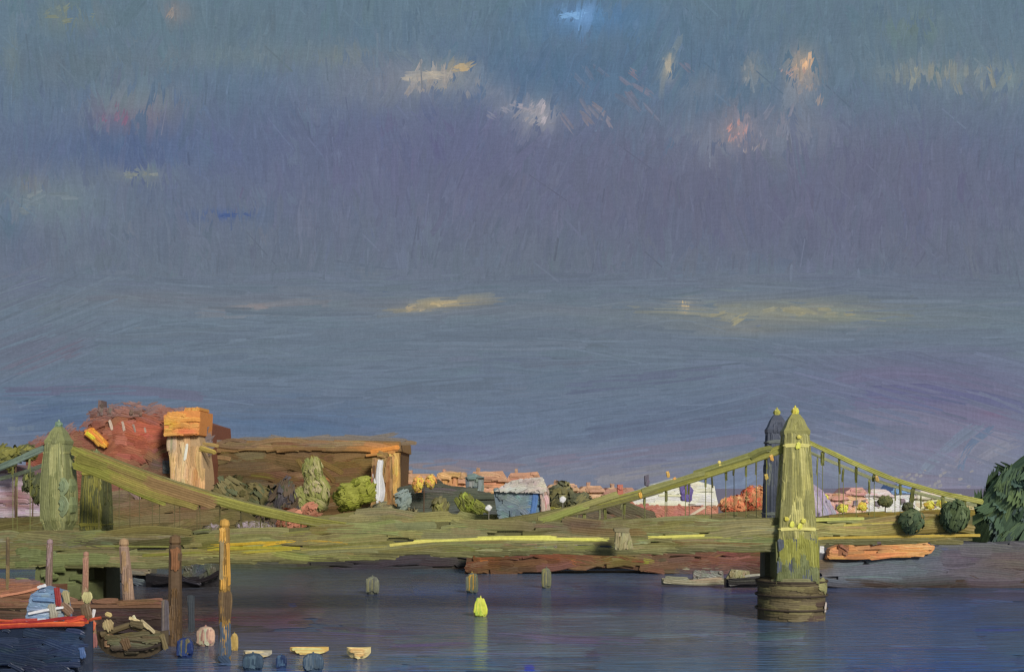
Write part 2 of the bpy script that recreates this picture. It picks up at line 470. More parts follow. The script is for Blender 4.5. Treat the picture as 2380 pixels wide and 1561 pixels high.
fill(m, fs, [(-100, 640), (2480, 640), (2480, 1110), (-100, 1110)], skyc, L=(90, 380), W=(12, 32), ang=skyang, spread=.07, cover=2.2, cj=1.6, jit=0.04, curve=.05, rag=1.0, **SK)
def acc(m, fm, lst, **kw):
    for it in lst:
        pts, w, c = it[:3]
        m.stroke(fm, pts, w, c, c2=it[3] if len(it) > 3 else None, **kw)
# broken cream and pink lights along the cloud edges
for (u, v, ru, rv, c, n, a) in [(1000, 186, 80, 30, (170, 160, 152), 14, 1.3), (1000, 175, 60, 8, (206, 190, 166), 8, 0.1), (1240, 270, 40, 26, (160, 156, 160), 12, .8), (1865, 190, 34, 50, (160, 146, 140), 12, 1.5), (1710, 320, 50, 36, (150, 142, 146), 12, 1.5), (1790, 300, 90, 40, (134, 134, 148), 14, 1.3), (2240, 180, 120, 24, (142, 144, 136), 14, 1.5), (1450, 200, 120, 60, (124, 122, 138), 12, -.9), (1360, 260, 70, 30, (150, 136, 140), 8, -.9), (1065, 158, 28, 7, (200, 172, 128), 5, .2), (975, 200, 14, 22, (178, 166, 156), 4, 1.4), (1262, 258, 22, 22, (178, 170, 176), 8, 1.0), (1195, 250, 40, 14, (160, 156, 166), 5, -.4),
                                (1555, 158, 10, 24, (196, 180, 156), 6, 1.5), (1745, 170, 14, 30, (150, 150, 150), 4, 1.5), (1866, 150, 20, 20, (226, 182, 144), 8, 1.2), (1850, 165, 26, 12, (196, 160, 150), 5, 1.2), (1718, 300, 20, 18, (190, 148, 144), 6, 1.2),
                                (1030, 704, 34, 5, (198, 176, 132), 6, 0.1), (975, 718, 30, 4, (168, 154, 128), 5, .05), (1592, 714, 6, 16, (190, 170, 134), 4, 1.4), (590, 712, 36, 4, (146, 138, 140), 4, 0), (1850, 728, 140, 14, (156, 150, 122), 12, 0.0),
                                (272, 272, 34, 22, (130, 102, 126), 6, 1.2), (1335, 38, 28, 8, (140, 184, 226), 6, 0.0), (530, 499, 34, 4, (76, 94, 138), 4, 0), (320, 403, 40, 8, (138, 142, 136), 6, 0), (100, 465, 80, 30, (124, 134, 140), 10, .1),
                                (2140, 175, 70, 14, (150, 152, 140), 7, 1.4), (2150, 948, 70, 8, (88, 96, 146), 6, -.25), (2335, 968, 16, 4, (156, 98, 122), 2, -.3), (410, 25, 14, 10, (152, 142, 136), 4, 1.2), (150, 38, 50, 14, (132, 138, 120), 6, .5)]:
    for _ in range(n):
        uu0 = u + rng.normal(0, ru * .55); vv0 = v + rng.normal(0, rv * .55)
        L_ = rng.uniform(16, 44) * (1.0 if ru < 60 else 1.6); aa = a + rng.normal(0, .2)
        bgc = skyc(uu0, vv0); cc = np.array(c) * rng.uniform(.55, 1) ; cc = bgc + (np.array(c) - bgc) * rng.uniform(.35, 1)
        dx, dy = math.cos(aa) * L_ / 2, -math.sin(aa) * L_ / 2
        m.stroke(fs, [(uu0 - dx, vv0 - dy), (uu0 + dx, vv0 + dy)], rng.uniform(6, 16), cc, emit=True, jit=.05, rag=1.2, c2=bgc, mixp=.5, bw=3.2, cfield=skyc if rng.random() < .6 else None)
# long scratched arcs in the low cloud
for _ in range(110):
    u = rng.uniform(-50, 2400); v = rng.uniform(700, 1090) if rng.random() < .8 else rng.uniform(850, 1060)
    l = rng.uniform(120, 420); a = skyang(u, v) + rng.normal(0, .05)
    c = skyc(u, v) * rng.choice([.95, 1.03, 1.05])
    b_ = rng.normal(0, .04) * l
    m.stroke(fs, [(u - l / 2, v + math.sin(a) * l / 2), (u, v + b_), (u + l / 2, v - math.sin(a) * l / 2)], rng.uniform(2, 3.6), c, emit=True, jit=.03, taper=0, bw=2)
for _ in range(90):
    u = rng.uniform(0, 2380); v = rng.uniform(0, 640)
    l = rng.uniform(30, 110); a = (skyang(u, v) if rng.random() < .7 else -.75) + rng.normal(0, .08)
    c = skyc(u, v) * rng.choice([.95, 1.035, 1.05])
    m.stroke(fs, [(u - math.cos(a) * l / 2, v + math.sin(a) * l / 2), (u + math.cos(a) * l / 2, v - math.sin(a) * l / 2)], rng.uniform(2.5, 4.5), c, emit=True, jit=.03, taper=0, bw=2)
ARC = [([(1930, 885), (2060, 862), (2200, 872), (2400, 925)], 30, (112, 110, 136)), ([(1990, 912), (2150, 900), (2300, 925), (2420, 960)], 26, (102, 104, 138)), ([(1960, 938), (2120, 932), (2400, 1000)], 34, (118, 114, 140)),
       ([(1900, 975), (2100, 968), (2390, 1040)], 40, (126, 124, 146)), ([(1900, 1040), (2000, 1060), (2100, 1100)], 44, (130, 134, 152)), ([(1380, 1120), (1560, 1085), (1720, 1050)], 22, (138, 136, 142)), ([(2000, 1128), (2240, 1136)], 30, (140, 136, 154)), ([(1900, 1010), (2100, 1005), (2380, 1075)], 36, (120, 122, 142)), ([(1980, 1040), (2150, 1040), (2300, 1080)], 34, (124, 122, 144)), ([(2130, 1110), (2200, 1040), (2290, 975)], 26, (120, 132, 150)), ([(2230, 1100), (2240, 1040), (2320, 985)], 18, (104, 122, 148)), ([(2180, 1110), (2290, 1010)], 22, (134, 134, 150)),
       ([(2260, 1080), (2320, 1040), (2380, 1020)], 24, (140, 140, 154)), ([(1640, 1150), (1720, 1120), (1790, 1080)], 30, (124, 138, 162)), ([(1900, 1040), (1930, 1120)], 34, (138, 142, 160)), ([(1960, 1080), (2060, 1130)], 30, (134, 144, 162)), ([(0, 868), (130, 826), (220, 790)], 34, (108, 106, 122)), ([(0, 910), (300, 905), (500, 925)], 22, (104, 104, 126)), ([(540, 965), (700, 960), (860, 985)], 26, (96, 110, 132)), ([(840, 920), (1000, 896), (1180, 890)], 26, (100, 112, 128)), ([(1300, 905), (1500, 880), (1700, 860)], 30, (100, 108, 130)),
       ([(1360, 1010), (1540, 985), (1710, 985)], 34, (98, 108, 130)), ([(1240, 1075), (1480, 1050), (1760, 1015)], 22, (124, 120, 138)), ([(1480, 1100), (1640, 1070), (1780, 1052)], 26, (126, 130, 140)), ([(1900, 1080), (2000, 1110), (2080, 1140)], 40, (126, 134, 150)), ([(1900, 1060), (1960, 1120)], 40, (128, 132, 152)), ([(1960, 1150), (2300, 1140)], 26, (136, 132, 152)), ([(2080, 1105), (2260, 1122)], 20, (134, 130, 148)),
       ([(1600, 1135), (1780, 1090)], 34, (116, 128, 152)), ([(1650, 1160), (1790, 1125)], 28, (118, 130, 156)), ([(1000, 1070), (1240, 1090)], 20, (128, 120, 130)), ([(940, 1078), (1100, 1092)], 16, (136, 122, 122))]
for pts, w, c in ARC:
    m.stroke(fs, pts, w, c, emit=True, jit=.04, rag=1.2, c2=calm(c, .6), mixp=.5, cfield=skyc)
for k in range(22):
    u = rng.uniform(2080, 2260); v = rng.uniform(1090, 1130)
    m.stroke(fs, [(u - 5, v + 2), (u + 5, v - 2)], rng.uniform(4, 7), (146, 144, 148), emit=True, jit=.05, bw=3)
# fine bristle trails
for k in range(1500):
    u = rng.uniform(-20, 2400); v = rng.uniform(0, 1100)
    up = v < 650; l = rng.uniform(14, 60) if up else rng.uniform(40, 200)
    a = skyang(u, v) + rng.normal(0, .10 if up else .03)
    m.stroke(fs, [(u - math.cos(a) * l / 2, v + math.sin(a) * l / 2), (u + math.cos(a) * l / 2, v - math.sin(a) * l / 2)], rng.uniform(2.5, 7), skyc(u, v) * (1 + rng.normal(0, .022)), emit=True, jit=.03, bw=2.2, rag=1)
m.build('sky', M_SKY, kind='structure')

# ------------------------------------------------------------------ river
def awater(c):
    return tuple(np.array(c, float))
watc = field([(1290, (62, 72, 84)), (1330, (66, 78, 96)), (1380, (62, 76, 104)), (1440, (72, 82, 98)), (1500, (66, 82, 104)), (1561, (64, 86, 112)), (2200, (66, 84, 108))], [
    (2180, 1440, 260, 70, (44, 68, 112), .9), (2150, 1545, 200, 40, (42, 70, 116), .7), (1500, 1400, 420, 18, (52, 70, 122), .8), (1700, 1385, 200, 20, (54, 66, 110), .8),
    (900, 1480, 260, 40, (82, 76, 100), .8), (620, 1470, 150, 40, (84, 74, 98), .7), (600, 1400, 200, 30, (74, 58, 60), .8), (780, 1400, 180, 24, (66, 54, 52), .8), (300, 1400, 260, 40, (66, 50, 44), .9),  # brown patches left and centre: dark reflections put into the water colour
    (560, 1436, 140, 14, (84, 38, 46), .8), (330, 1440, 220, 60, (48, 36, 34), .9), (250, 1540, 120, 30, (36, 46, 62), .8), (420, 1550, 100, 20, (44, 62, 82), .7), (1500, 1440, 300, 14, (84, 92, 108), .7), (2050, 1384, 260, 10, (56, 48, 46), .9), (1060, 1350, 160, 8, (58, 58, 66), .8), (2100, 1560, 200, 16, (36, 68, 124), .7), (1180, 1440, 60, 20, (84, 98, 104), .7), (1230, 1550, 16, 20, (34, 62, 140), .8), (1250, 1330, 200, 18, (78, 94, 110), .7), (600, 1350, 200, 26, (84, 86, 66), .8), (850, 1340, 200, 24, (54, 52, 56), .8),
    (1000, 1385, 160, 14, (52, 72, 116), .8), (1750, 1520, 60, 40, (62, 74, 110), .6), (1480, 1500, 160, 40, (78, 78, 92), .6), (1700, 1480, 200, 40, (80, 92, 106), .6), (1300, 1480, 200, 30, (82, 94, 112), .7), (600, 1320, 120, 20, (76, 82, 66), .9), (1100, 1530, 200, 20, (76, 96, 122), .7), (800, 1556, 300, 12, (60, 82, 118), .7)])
wcf = watc
m = Mesh()
m.step = 0.0015
m.alb = awat
fw = MG(0.0)
gx = np.array([-3000, -1200, -500, -200, -80, 0, 80, 200, 500, 1200, 3000.0]); gy = np.array([-400, 0, 40, 70, 110, 160, 240.0])
X, Y = np.meshgrid(gx, gy)
m.grid(np.stack([X, Y, np.full(X.shape, -0.015)], -1), np.tile(awat((62, 78, 104)), X.shape + (1,)))
m2 = m
fill(m2, fw, [(-900, 1300), (3300, 1300), (3300, 2300), (-900, 2300)], wcf, L=(300, 700), W=(40, 80), ang=0.0, spread=.04, cover=1.6, cj=2, jit=.05, relief=.10, curve=.03, bw=8)
fill(m2, fw, [(-60, 1292), (2440, 1292), (2440, 1600), (-60, 1600)], wcf, L=(160, 420), W=(16, 32), ang=lambda u, v: .02 * math.sin(u / 200), spread=.03, cover=3.0, cj=9, jit=.14, relief=.10, curve=.03, rag=.8)
fill(m2, fw, [(1950, 1440), (2440, 1440), (2440, 1600), (1950, 1600)], wcf, L=(60, 180), W=(20, 50), ang=0.0, spread=.1, cover=.6, cj=6, jit=.07, relief=.08)
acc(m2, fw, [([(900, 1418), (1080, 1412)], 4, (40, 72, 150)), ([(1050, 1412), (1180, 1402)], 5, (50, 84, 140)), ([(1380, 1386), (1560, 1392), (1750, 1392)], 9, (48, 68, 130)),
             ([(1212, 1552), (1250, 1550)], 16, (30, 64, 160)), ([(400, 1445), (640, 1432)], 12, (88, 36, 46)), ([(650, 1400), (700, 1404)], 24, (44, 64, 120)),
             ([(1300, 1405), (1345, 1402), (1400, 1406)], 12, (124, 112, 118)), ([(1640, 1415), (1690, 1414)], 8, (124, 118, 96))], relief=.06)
m2.build('river', M_WATER, kind='structure')

# ------------------------------------------------------------------ far bank
m = Mesh()
GZ = 3.2
shore = [(-120, 234), (-60, 232), (-20, 229), (-4, 222), (20, 224), (50, 222), (90, 205), (140, 190)]
gxs = np.array([-6000, -700, -120, -60, -20, -4, 20, 50, 90, 140, 800, 6000.0]); sy = np.interp(gxs, [s[0] for s in shore], [s[1] for s in shore])
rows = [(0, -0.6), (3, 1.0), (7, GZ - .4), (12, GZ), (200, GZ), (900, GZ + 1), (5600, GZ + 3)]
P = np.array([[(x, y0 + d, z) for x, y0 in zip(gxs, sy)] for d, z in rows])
Cc = np.zeros(P.shape); Cc[:] = alb((88, 84, 48)); Cc[:2] = alb((66, 52, 44)); Cc[4] = alb((112, 100, 92)); Cc[5:] = alb((118, 112, 126))  # far rows pale lilac, distance haze put into the ground colour
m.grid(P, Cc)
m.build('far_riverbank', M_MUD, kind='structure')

def bank(name, poly, Y, depth, base, cf, label, cat, mat=M_MUD, accents=(), **kw):
    m = Mesh()
    m.prism(poly, Y + .4, depth, alb(base))
    f = MY(Y)
    fill(m, f, poly, cf, **kw)
    acc(m, f, accents)
    us = [p[0] for p in poly]; vs = [p[1] for p in poly]
    o = m.build(name, mat, origin=at((min(us) + max(us)) / 2, max(vs), Y))
    o['label'] = label; o['category'] = cat
    return o
def struct(o):
    for k in ('label', 'category'):
        if k in o: del o[k]
    o['kind'] = 'structure'

# foreshore under the bridge, its dark shade put into the colour left of centre
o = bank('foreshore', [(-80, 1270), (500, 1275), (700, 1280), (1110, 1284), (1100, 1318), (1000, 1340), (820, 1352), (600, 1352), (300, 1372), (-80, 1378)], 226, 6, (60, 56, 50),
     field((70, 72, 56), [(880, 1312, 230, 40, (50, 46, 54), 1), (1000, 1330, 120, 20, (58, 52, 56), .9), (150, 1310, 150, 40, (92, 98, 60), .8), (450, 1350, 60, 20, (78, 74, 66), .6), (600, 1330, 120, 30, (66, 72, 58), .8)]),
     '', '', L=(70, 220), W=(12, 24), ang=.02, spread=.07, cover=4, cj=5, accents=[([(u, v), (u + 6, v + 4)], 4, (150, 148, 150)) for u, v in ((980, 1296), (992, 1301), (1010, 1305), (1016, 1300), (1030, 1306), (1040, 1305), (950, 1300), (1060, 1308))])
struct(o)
# red-brown river wall with weeds, centre to right tower
o = bank('river_wall', [(1085, 1290), (1160, 1262), (1260, 1272), (1480, 1276), (1620, 1274), (1800, 1268), (1830, 1330), (1700, 1346), (1560, 1334), (1440, 1318), (1260, 1322), (1150, 1336), (1080, 1330)], 213, 9, (84, 62, 44),
     field((96, 68, 50), [(1130, 1290, 40, 30, (120, 72, 44), .9), (1210, 1296, 60, 20, (104, 66, 48), .9), (1340, 1296, 70, 22, (108, 68, 44), .9), (1435, 1300, 50, 20, (104, 96, 42), .9), (1560, 1305, 60, 30, (96, 72, 58), .8),
                             (1700, 1290, 90, 30, (110, 72, 56), .9), (1720, 1325, 90, 16, (82, 64, 62), .9), (1180, 1320, 60, 16, (80, 66, 40), .7), (1600, 1330, 40, 10, (86, 84, 88), .7)]),
     'low red-brown river wall with weeds growing along the far bank', 'river wall', L=(40, 130), W=(10, 20), ang=.02, spread=.14, cover=4, cj=8,
     accents=[([(1110, 1302), (1140, 1296)], 12, (150, 90, 40)), ([(1380, 1290), (1470, 1292), (1470, 1316)], 9, (96, 50, 36)), ([(1560, 1300), (1680, 1338)], 10, (96, 56, 46)), ([(1490, 1302), (1530, 1306)], 14, (126, 124, 44)),
              ([(1560, 1320), (1700, 1322)], 10, (122, 120, 98)), ([(1320, 1300), (1345, 1312)], 12, (140, 84, 44)), ([(1780, 1290), (1790, 1330)], 10, (150, 80, 48)), ([(1760, 1286), (1772, 1284)], 7, (214, 140, 90))])
# right bank
o = bank('mud_bank', [(1880, 1284), (2230, 1268), (2450, 1256), (2450, 1380), (2260, 1368), (2050, 1366), (1900, 1366)], 184, 12, (84, 84, 88),
     field((84, 88, 94), [(2050, 1310, 150, 40, (86, 98, 106), .9), (2230, 1310, 60, 50, (90, 82, 94), .9), (2350, 1310, 80, 50, (88, 76, 74), .9), (1910, 1310, 26, 24, (112, 90, 62), .8),
                             (2050, 1364, 300, 10, (60, 50, 46), 1), (2360, 1370, 80, 14, (62, 50, 44), .9), (2200, 1362, 80, 12, (56, 44, 36), .9)]),
     '', '', L=(80, 240), W=(14, 28), ang=.0, spread=.05, cover=4, cj=4, accents=[([(2100, 1282), (2225, 1290)], 4, (140, 152, 158)), ([(2196, 1358), (2240, 1346), (2270, 1350)], 14, (66, 54, 46)),
              ([(2136, 1350), (2140, 1358)], 9, (110, 130, 136)), ([(1900, 1356), (2040, 1358), (2200, 1354)], 11, (62, 52, 46)), ([(2060, 1350), (2250, 1354)], 10, (64, 54, 48)), ([(2240, 1330), (2290, 1350)], 16, (74, 60, 52)), ([(2290, 1352), (2440, 1348)], 13, (62, 52, 44)), ([(2300, 1310), (2420, 1320)], 16, (84, 72, 68)), ([(2214, 1262), (2214, 1284)], 4, (44, 44, 60))])
struct(o)

# ------------------------------------------------------------------ the suspension bridge
NR, NL = np.array([32.9, 140.0]), np.array([-54.9, 146.0])       # near towers, right and left
DV = (NL - NR) / np.linalg.norm(NL - NR)
PV = np.array([-DV[1], DV[0]]);  PV = PV if PV[1] > 0 else -PV
WB = 11.0
FR, FL = NR + PV * WB, NL + PV * WB
ang_b = math.atan2(NR[1] - NL[1], NR[0] - NL[0])
br = thing('suspension_bridge', 'olive green suspension bridge with two pairs of towers crossing the river', 'bridge', (float(NR[0]), float(NR[1]), 0))
fN = MP(NR - PV * 1.2, NL - PV * 1.2)            # the near face of the deck
fF = MP(FR, FL)
deckc = field((106, 106, 58), [(250, 1262, 300, 20, (84, 80, 50), .9), (560, 1275, 120, 14, (126, 122, 40), .8), (760, 1262, 160, 26, (118, 112, 54), .8), (1000, 1222, 180, 16, (122, 124, 72), .9), (1000, 1275, 200, 12, (98, 98, 52), .9),
                                (1330, 1222, 120, 16, (84, 76, 60), .9), (1550, 1225, 120, 20, (102, 92, 44), .8), (1720, 1222, 90, 24, (122, 120, 70), .9), (1950, 1226, 100, 26, (138, 138, 64), .9), (2150, 1228, 120, 26, (118, 104, 34), .9), (2330, 1230, 100, 26, (110, 98, 36), .9), (140, 1290, 90, 20, (100, 108, 62), .7)])
deckc = field(tuple(np.array(deckc.base) * 1.03 + np.array((4, 2, 6))), [(a, b, r1, r2, tuple(np.array(c) * 1.02 + np.array((4, 2, 6))), w) for a, b, r1, r2, c, w in deckc.P])
def deckv(u):      # height of the deck's bright edge along the bridge
    return np.interp(u, [-300, 0, 400, 700, 1000, 1400, 1900, 2300, 2600], [1292, 1284, 1279, 1270, 1257, 1250, 1246, 1244, 1244])
for part, top, bot, cc in (('deck_girder', -2, 30, None), ('parapet', -44, -4, None)):
    m = Mesh()
    us = np.linspace(-260, 2262, 48)
    for a, b in zip(us[:-1], us[1:]):
        va, vb = deckv(a), deckv(b)
        ba, bb = (bot, bot) if part == 'parapet' else (float(np.interp(a, [1800, 1900], [30, 12])), float(np.interp(b, [1800, 1900], [30, 12])))
        A = fN(np.array([a, b, b, a]), np.array([va + top, vb + top, vb + bb, va + ba]), np.array([-6., -6, -6, -6]))
        dpt = 0.5 if part == 'parapet' else WB + 2.2
        B = A + np.array([PV[0] * dpt, PV[1] * dpt, 0])
        m.add(np.vstack([A, B]), [(0, 1, 2, 3), (7, 6, 5, 4), (0, 4, 5, 1), (3, 2, 6, 7), (0, 3, 7, 4), (1, 5, 6, 2)], alb((92, 90, 52)))
    poly = [(u, deckv(u) + top) for u in us] + [(u, deckv(u) + (bot if part == 'parapet' else float(np.interp(u, [1800, 1900], [30, 12])))) for u in us[::-1]]
    fill(m, fN, poly, deckc, L=(70, 220), W=(10, 22) if part == 'parapet' else (9, 17), ang=.02, spread=.07, cover=4.2, cj=9, curve=.06)
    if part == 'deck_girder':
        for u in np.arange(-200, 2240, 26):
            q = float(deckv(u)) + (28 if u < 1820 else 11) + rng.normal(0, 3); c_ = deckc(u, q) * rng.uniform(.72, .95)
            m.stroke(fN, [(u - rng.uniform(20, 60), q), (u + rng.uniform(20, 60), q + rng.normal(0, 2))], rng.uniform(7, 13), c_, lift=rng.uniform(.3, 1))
    if part == 'deck_girder':
        acc(m, fN, [([(0, 1300), (200, 1292)], 16, (92, 94, 58)), ([(60, 1300), (260, 1298)], 26, (104, 112, 66)), ([(1560, 1262), (1790, 1266)], 12, (104, 84, 48)), ([(1330, 1268), (1430, 1268)], 8, (48, 52, 56))])
        for u in (1240, 1262, 1285, 1310, 1335, 1365):
            m.stroke(fN, [(u, 1264), (u + 12, 1274)], 8, (116, 106, 92), lift=.6)
        for u in (1600, 1640, 1690, 1730, 640):
            m.stroke(fN, [(u, 1268), (u + 10, 1272)], 6, (132, 122, 108), lift=.6)
    m.build(part, M_IRON, br)
# handrail and kerb edge, sunlight put into the yellow strokes, length by length
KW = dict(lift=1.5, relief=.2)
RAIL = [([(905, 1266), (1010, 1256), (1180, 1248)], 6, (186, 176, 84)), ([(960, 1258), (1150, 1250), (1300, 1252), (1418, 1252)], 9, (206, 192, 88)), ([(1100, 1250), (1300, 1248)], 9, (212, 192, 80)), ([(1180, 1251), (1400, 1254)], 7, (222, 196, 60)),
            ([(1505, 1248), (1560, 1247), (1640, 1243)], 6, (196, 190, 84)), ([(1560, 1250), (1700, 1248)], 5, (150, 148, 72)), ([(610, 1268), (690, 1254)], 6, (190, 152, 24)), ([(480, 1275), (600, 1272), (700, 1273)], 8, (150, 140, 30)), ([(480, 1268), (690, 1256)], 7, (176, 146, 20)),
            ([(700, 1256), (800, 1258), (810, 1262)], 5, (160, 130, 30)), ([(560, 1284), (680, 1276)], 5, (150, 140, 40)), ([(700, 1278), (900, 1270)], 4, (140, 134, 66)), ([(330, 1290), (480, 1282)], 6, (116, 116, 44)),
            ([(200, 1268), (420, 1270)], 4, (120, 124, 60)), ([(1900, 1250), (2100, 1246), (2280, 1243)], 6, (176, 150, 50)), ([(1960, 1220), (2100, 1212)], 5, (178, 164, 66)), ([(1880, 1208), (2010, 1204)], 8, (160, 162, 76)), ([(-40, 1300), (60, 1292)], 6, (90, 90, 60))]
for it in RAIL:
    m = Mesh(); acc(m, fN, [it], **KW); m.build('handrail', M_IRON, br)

def tower(name, C, far, base_z, top_z, w, cshaft, chi, label, fin, rad=(.56, .54, .52, .46, .40, .35), big=True):
    """tapering cast tower: plinth, shaft, cornice, stepped cap and gilded finial"""
    par = Mesh()
    x, y = float(C[0]), float(C[1])
    hh = top_z - base_z
    b = alb(cshaft)
    prof = [(w * .54, base_z), (w * .54, base_z + .08 * hh), (w * .50, base_z + .10 * hh), (w * .47, base_z + .35 * hh), (w * .40, base_z + .62 * hh), (w * .36, base_z + .78 * hh)]
    tp = [0, .08, .1, .35, .62, .8]
    prof = [(w * r_, base_z + t_ * hh) for t_, r_ in zip(tp[:5] + [.78], rad)]
    hwf = lambda z: np.interp((np.asarray(z) - base_z) / hh, [0, .08, .1, .35, .62, .8, .96, 1.0], [w * r_ for r_ in rad] + [w * .08, 0.0])
    par.lathe(x, y, prof, b, sq=True, rot=ang_b)
    s_px = FP / y
    u0 = CU + x * s_px
    f = MF((x, y, 0), (math.cos(ang_b), math.sin(ang_b), 0), (0, 0, 1), (math.sin(ang_b), -math.cos(ang_b), 0))
    f0 = f
    f = lambda u, v, h: f0(u, v, h + hwf(v))
    px = y / FP     # metres per unit
    for _ in range(60 if big else 34):
        t = rng.uniform(.02, .80); hw = float(hwf(base_z + t * hh))
        l = rng.uniform(50, 130) * px; ww = rng.uniform(10, 20) * px
        z = base_z + t * hh; z1 = min(z + l / 2, base_z + hh * .82); z0 = max(z - l / 2, base_z + .01 * hh)
        q = rng.uniform(-1, 1) * 1.0
        a0 = q * (float(hwf(z0)) - ww / 2); a1 = q * (float(hwf(z1)) - ww / 2)
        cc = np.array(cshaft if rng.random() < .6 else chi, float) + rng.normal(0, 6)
        if q < -.45 and big: cc = np.array(cshaft, float) * .9  # left edge strokes darkened, side shade put into the colour
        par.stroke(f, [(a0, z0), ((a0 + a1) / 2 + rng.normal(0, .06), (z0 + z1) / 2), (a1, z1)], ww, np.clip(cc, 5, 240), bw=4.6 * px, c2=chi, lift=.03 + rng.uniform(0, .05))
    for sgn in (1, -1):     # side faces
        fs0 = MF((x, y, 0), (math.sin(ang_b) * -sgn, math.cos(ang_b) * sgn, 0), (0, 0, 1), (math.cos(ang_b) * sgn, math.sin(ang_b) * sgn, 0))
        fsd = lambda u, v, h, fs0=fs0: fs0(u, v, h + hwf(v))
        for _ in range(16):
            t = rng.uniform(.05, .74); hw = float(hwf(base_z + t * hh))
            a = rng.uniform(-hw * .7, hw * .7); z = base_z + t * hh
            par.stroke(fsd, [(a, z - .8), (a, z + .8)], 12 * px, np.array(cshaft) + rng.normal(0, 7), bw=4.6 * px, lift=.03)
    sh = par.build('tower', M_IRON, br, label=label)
    zc = base_z + .70 * hh
    for ci, (z, r, t) in enumerate(((zc, w * rad[5] * 1.16, .16), (base_z + .09 * hh, w * rad[1] * 1.05, .14))):
        m = Mesh()
        m.lathe(x, y, [(r * .9, z - t), (r, z - t * .3), (r, z + t * .5), (r * .9, z + t)], alb(chi), sq=True, rot=ang_b)
        m.stroke(f, [(-r * .9, z), (0, z + .08), (r * .9, z)], 8 * px, np.clip(np.array(chi) * 1.15, 0, 250), bw=3 * px, lift=r - float(hwf(z)) + .03)
        m.build('cornice', M_IRON, sh)
    m = Mesh()
    r = w * rad[5] * 1.05; z = base_z + .78 * hh
    m.lathe(x, y, [(r, z), (r * 1.02, z + .03 * hh), (r * .82, z + .06 * hh), (r * .62, z + .11 * hh), (r * .34, z + .15 * hh), (r * .12, z + .17 * hh)], b, sq=True, rot=ang_b)
    for _ in range(9):
        a = rng.uniform(-.5, .5) * r; zz = z + rng.uniform(.03, .10) * hh
        m.stroke(f, [(a, zz - .6), (a * .6, zz + .6)], 9 * px, np.array(cshaft) * rng.uniform(.85, 1.1), bw=4 * px, lift=.12)
    m.build('cap', M_IRON, sh)
    m = Mesh()
    zt = top_z
    z1 = base_z + .93 * hh; q = zt - z1
    m.lathe(x, y, [(.12, z1 - .3), (.30, z1), (.50, z1 + .35 * q), (.42, z1 + .55 * q), (.16, z1 + .75 * q), (.08, zt)], alb(fin), k=8)
    for a in (-.18, 0, .16):
        m.stroke(f0, [(a, z1), (a * .5, zt - .2)], .4, np.clip(np.array(fin) * rng.uniform(.9, 1.15), 0, 250), bw=.15, lift=.4)
    m.build('finial', M_GOLD, sh)
    return sh, f, px

zR = 10.8
# far pair first
tower('t', FR + DV * .45, True, zR, 25.4, 3.0, (66, 72, 86), (84, 90, 86), 'slate blue far tower of the right pair', (150, 148, 58), rad=(.56, .55, .53, .5, .46, .42), big=False)  # slate blue stands for shade on this far tower
tower('t', FL, True, 9.6, 20.4, 3.2, (78, 80, 44), (116, 112, 44), 'dark olive far tower of the left pair', (100, 108, 60), rad=(.5, .5, .5, .48, .44, .4), big=False)
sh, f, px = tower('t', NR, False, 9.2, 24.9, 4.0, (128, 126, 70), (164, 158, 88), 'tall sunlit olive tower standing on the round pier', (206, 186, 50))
for (a, z, w_, c) in ((.1, 20.2, .9, (214, 200, 60)), (.2, 21.2, .5, (190, 180, 70)), (-.7, 11.2, .8, (214, 204, 60)), (.2, 11.0, .8, (210, 200, 54)), (.6, 11.6, .6, (196, 190, 66)), (-1.3, 11.8, .6, (190, 180, 50))):  # yellow highlights on the tower, built as small raised pieces
    m = Mesh()
    p = f(np.array([a]), np.array([z]), np.array([.05]))[0]
    m.lathe(p[0], p[1], [(.05, z - .45 * w_), (.25 * w_, z - .2 * w_), (.28 * w_, z + .1 * w_), (.05, z + .45 * w_)], alb(c), k=8)
    m.stroke(f, [(a - .1, z - w_ * .5), (a + .05, z + w_ * .5)], .5, c, bw=.15, lift=.3)
    m.build('yellow_highlight', M_GOLD, sh)
shl, fl, pxl = tower('t', NL, False, 10.0, 23.6, 3.3, (118, 122, 76), (140, 140, 88), 'grey green near tower of the left pair', (104, 128, 100), rad=(.34, .44, .49, .50, .44, .36))
m = Mesh()    # scrolled buttress on the tower's right side
for z, r in ((15.6, .75), (13.3, .9)):
    for yy in (-.5, 0, .5):
        m.lathe(NL[0] + 1.3, NL[1] + yy, [(.1, z - r * 1.5), (r * .6, z - r * 1.0), (r * .8, z), (r * .6, z + r * .9), (.1, z + r * 1.4)], alb((112, 122, 80)), k=14)
    m.stroke(fl, [(1.0, z - r * 1.5), (1.75, z - r * .8), (1.95, z), (1.6, z + r * .9), (1.0, z + r * 1.3)], .7, (116, 128, 92), bw=.22, lift=.25)
    m.stroke(fl, [(1.0, z - r * .8), (1.5, z), (1.0, z + r * .8)], .7, (108, 122, 90), bw=.22, lift=.35)
m.build('scroll', M_IRON, shl)
for o in [x for x in COL.objects if x.name.startswith('t') and x.parent == br and 'tower' in x.name]:
    o['label'] = o.get('label')

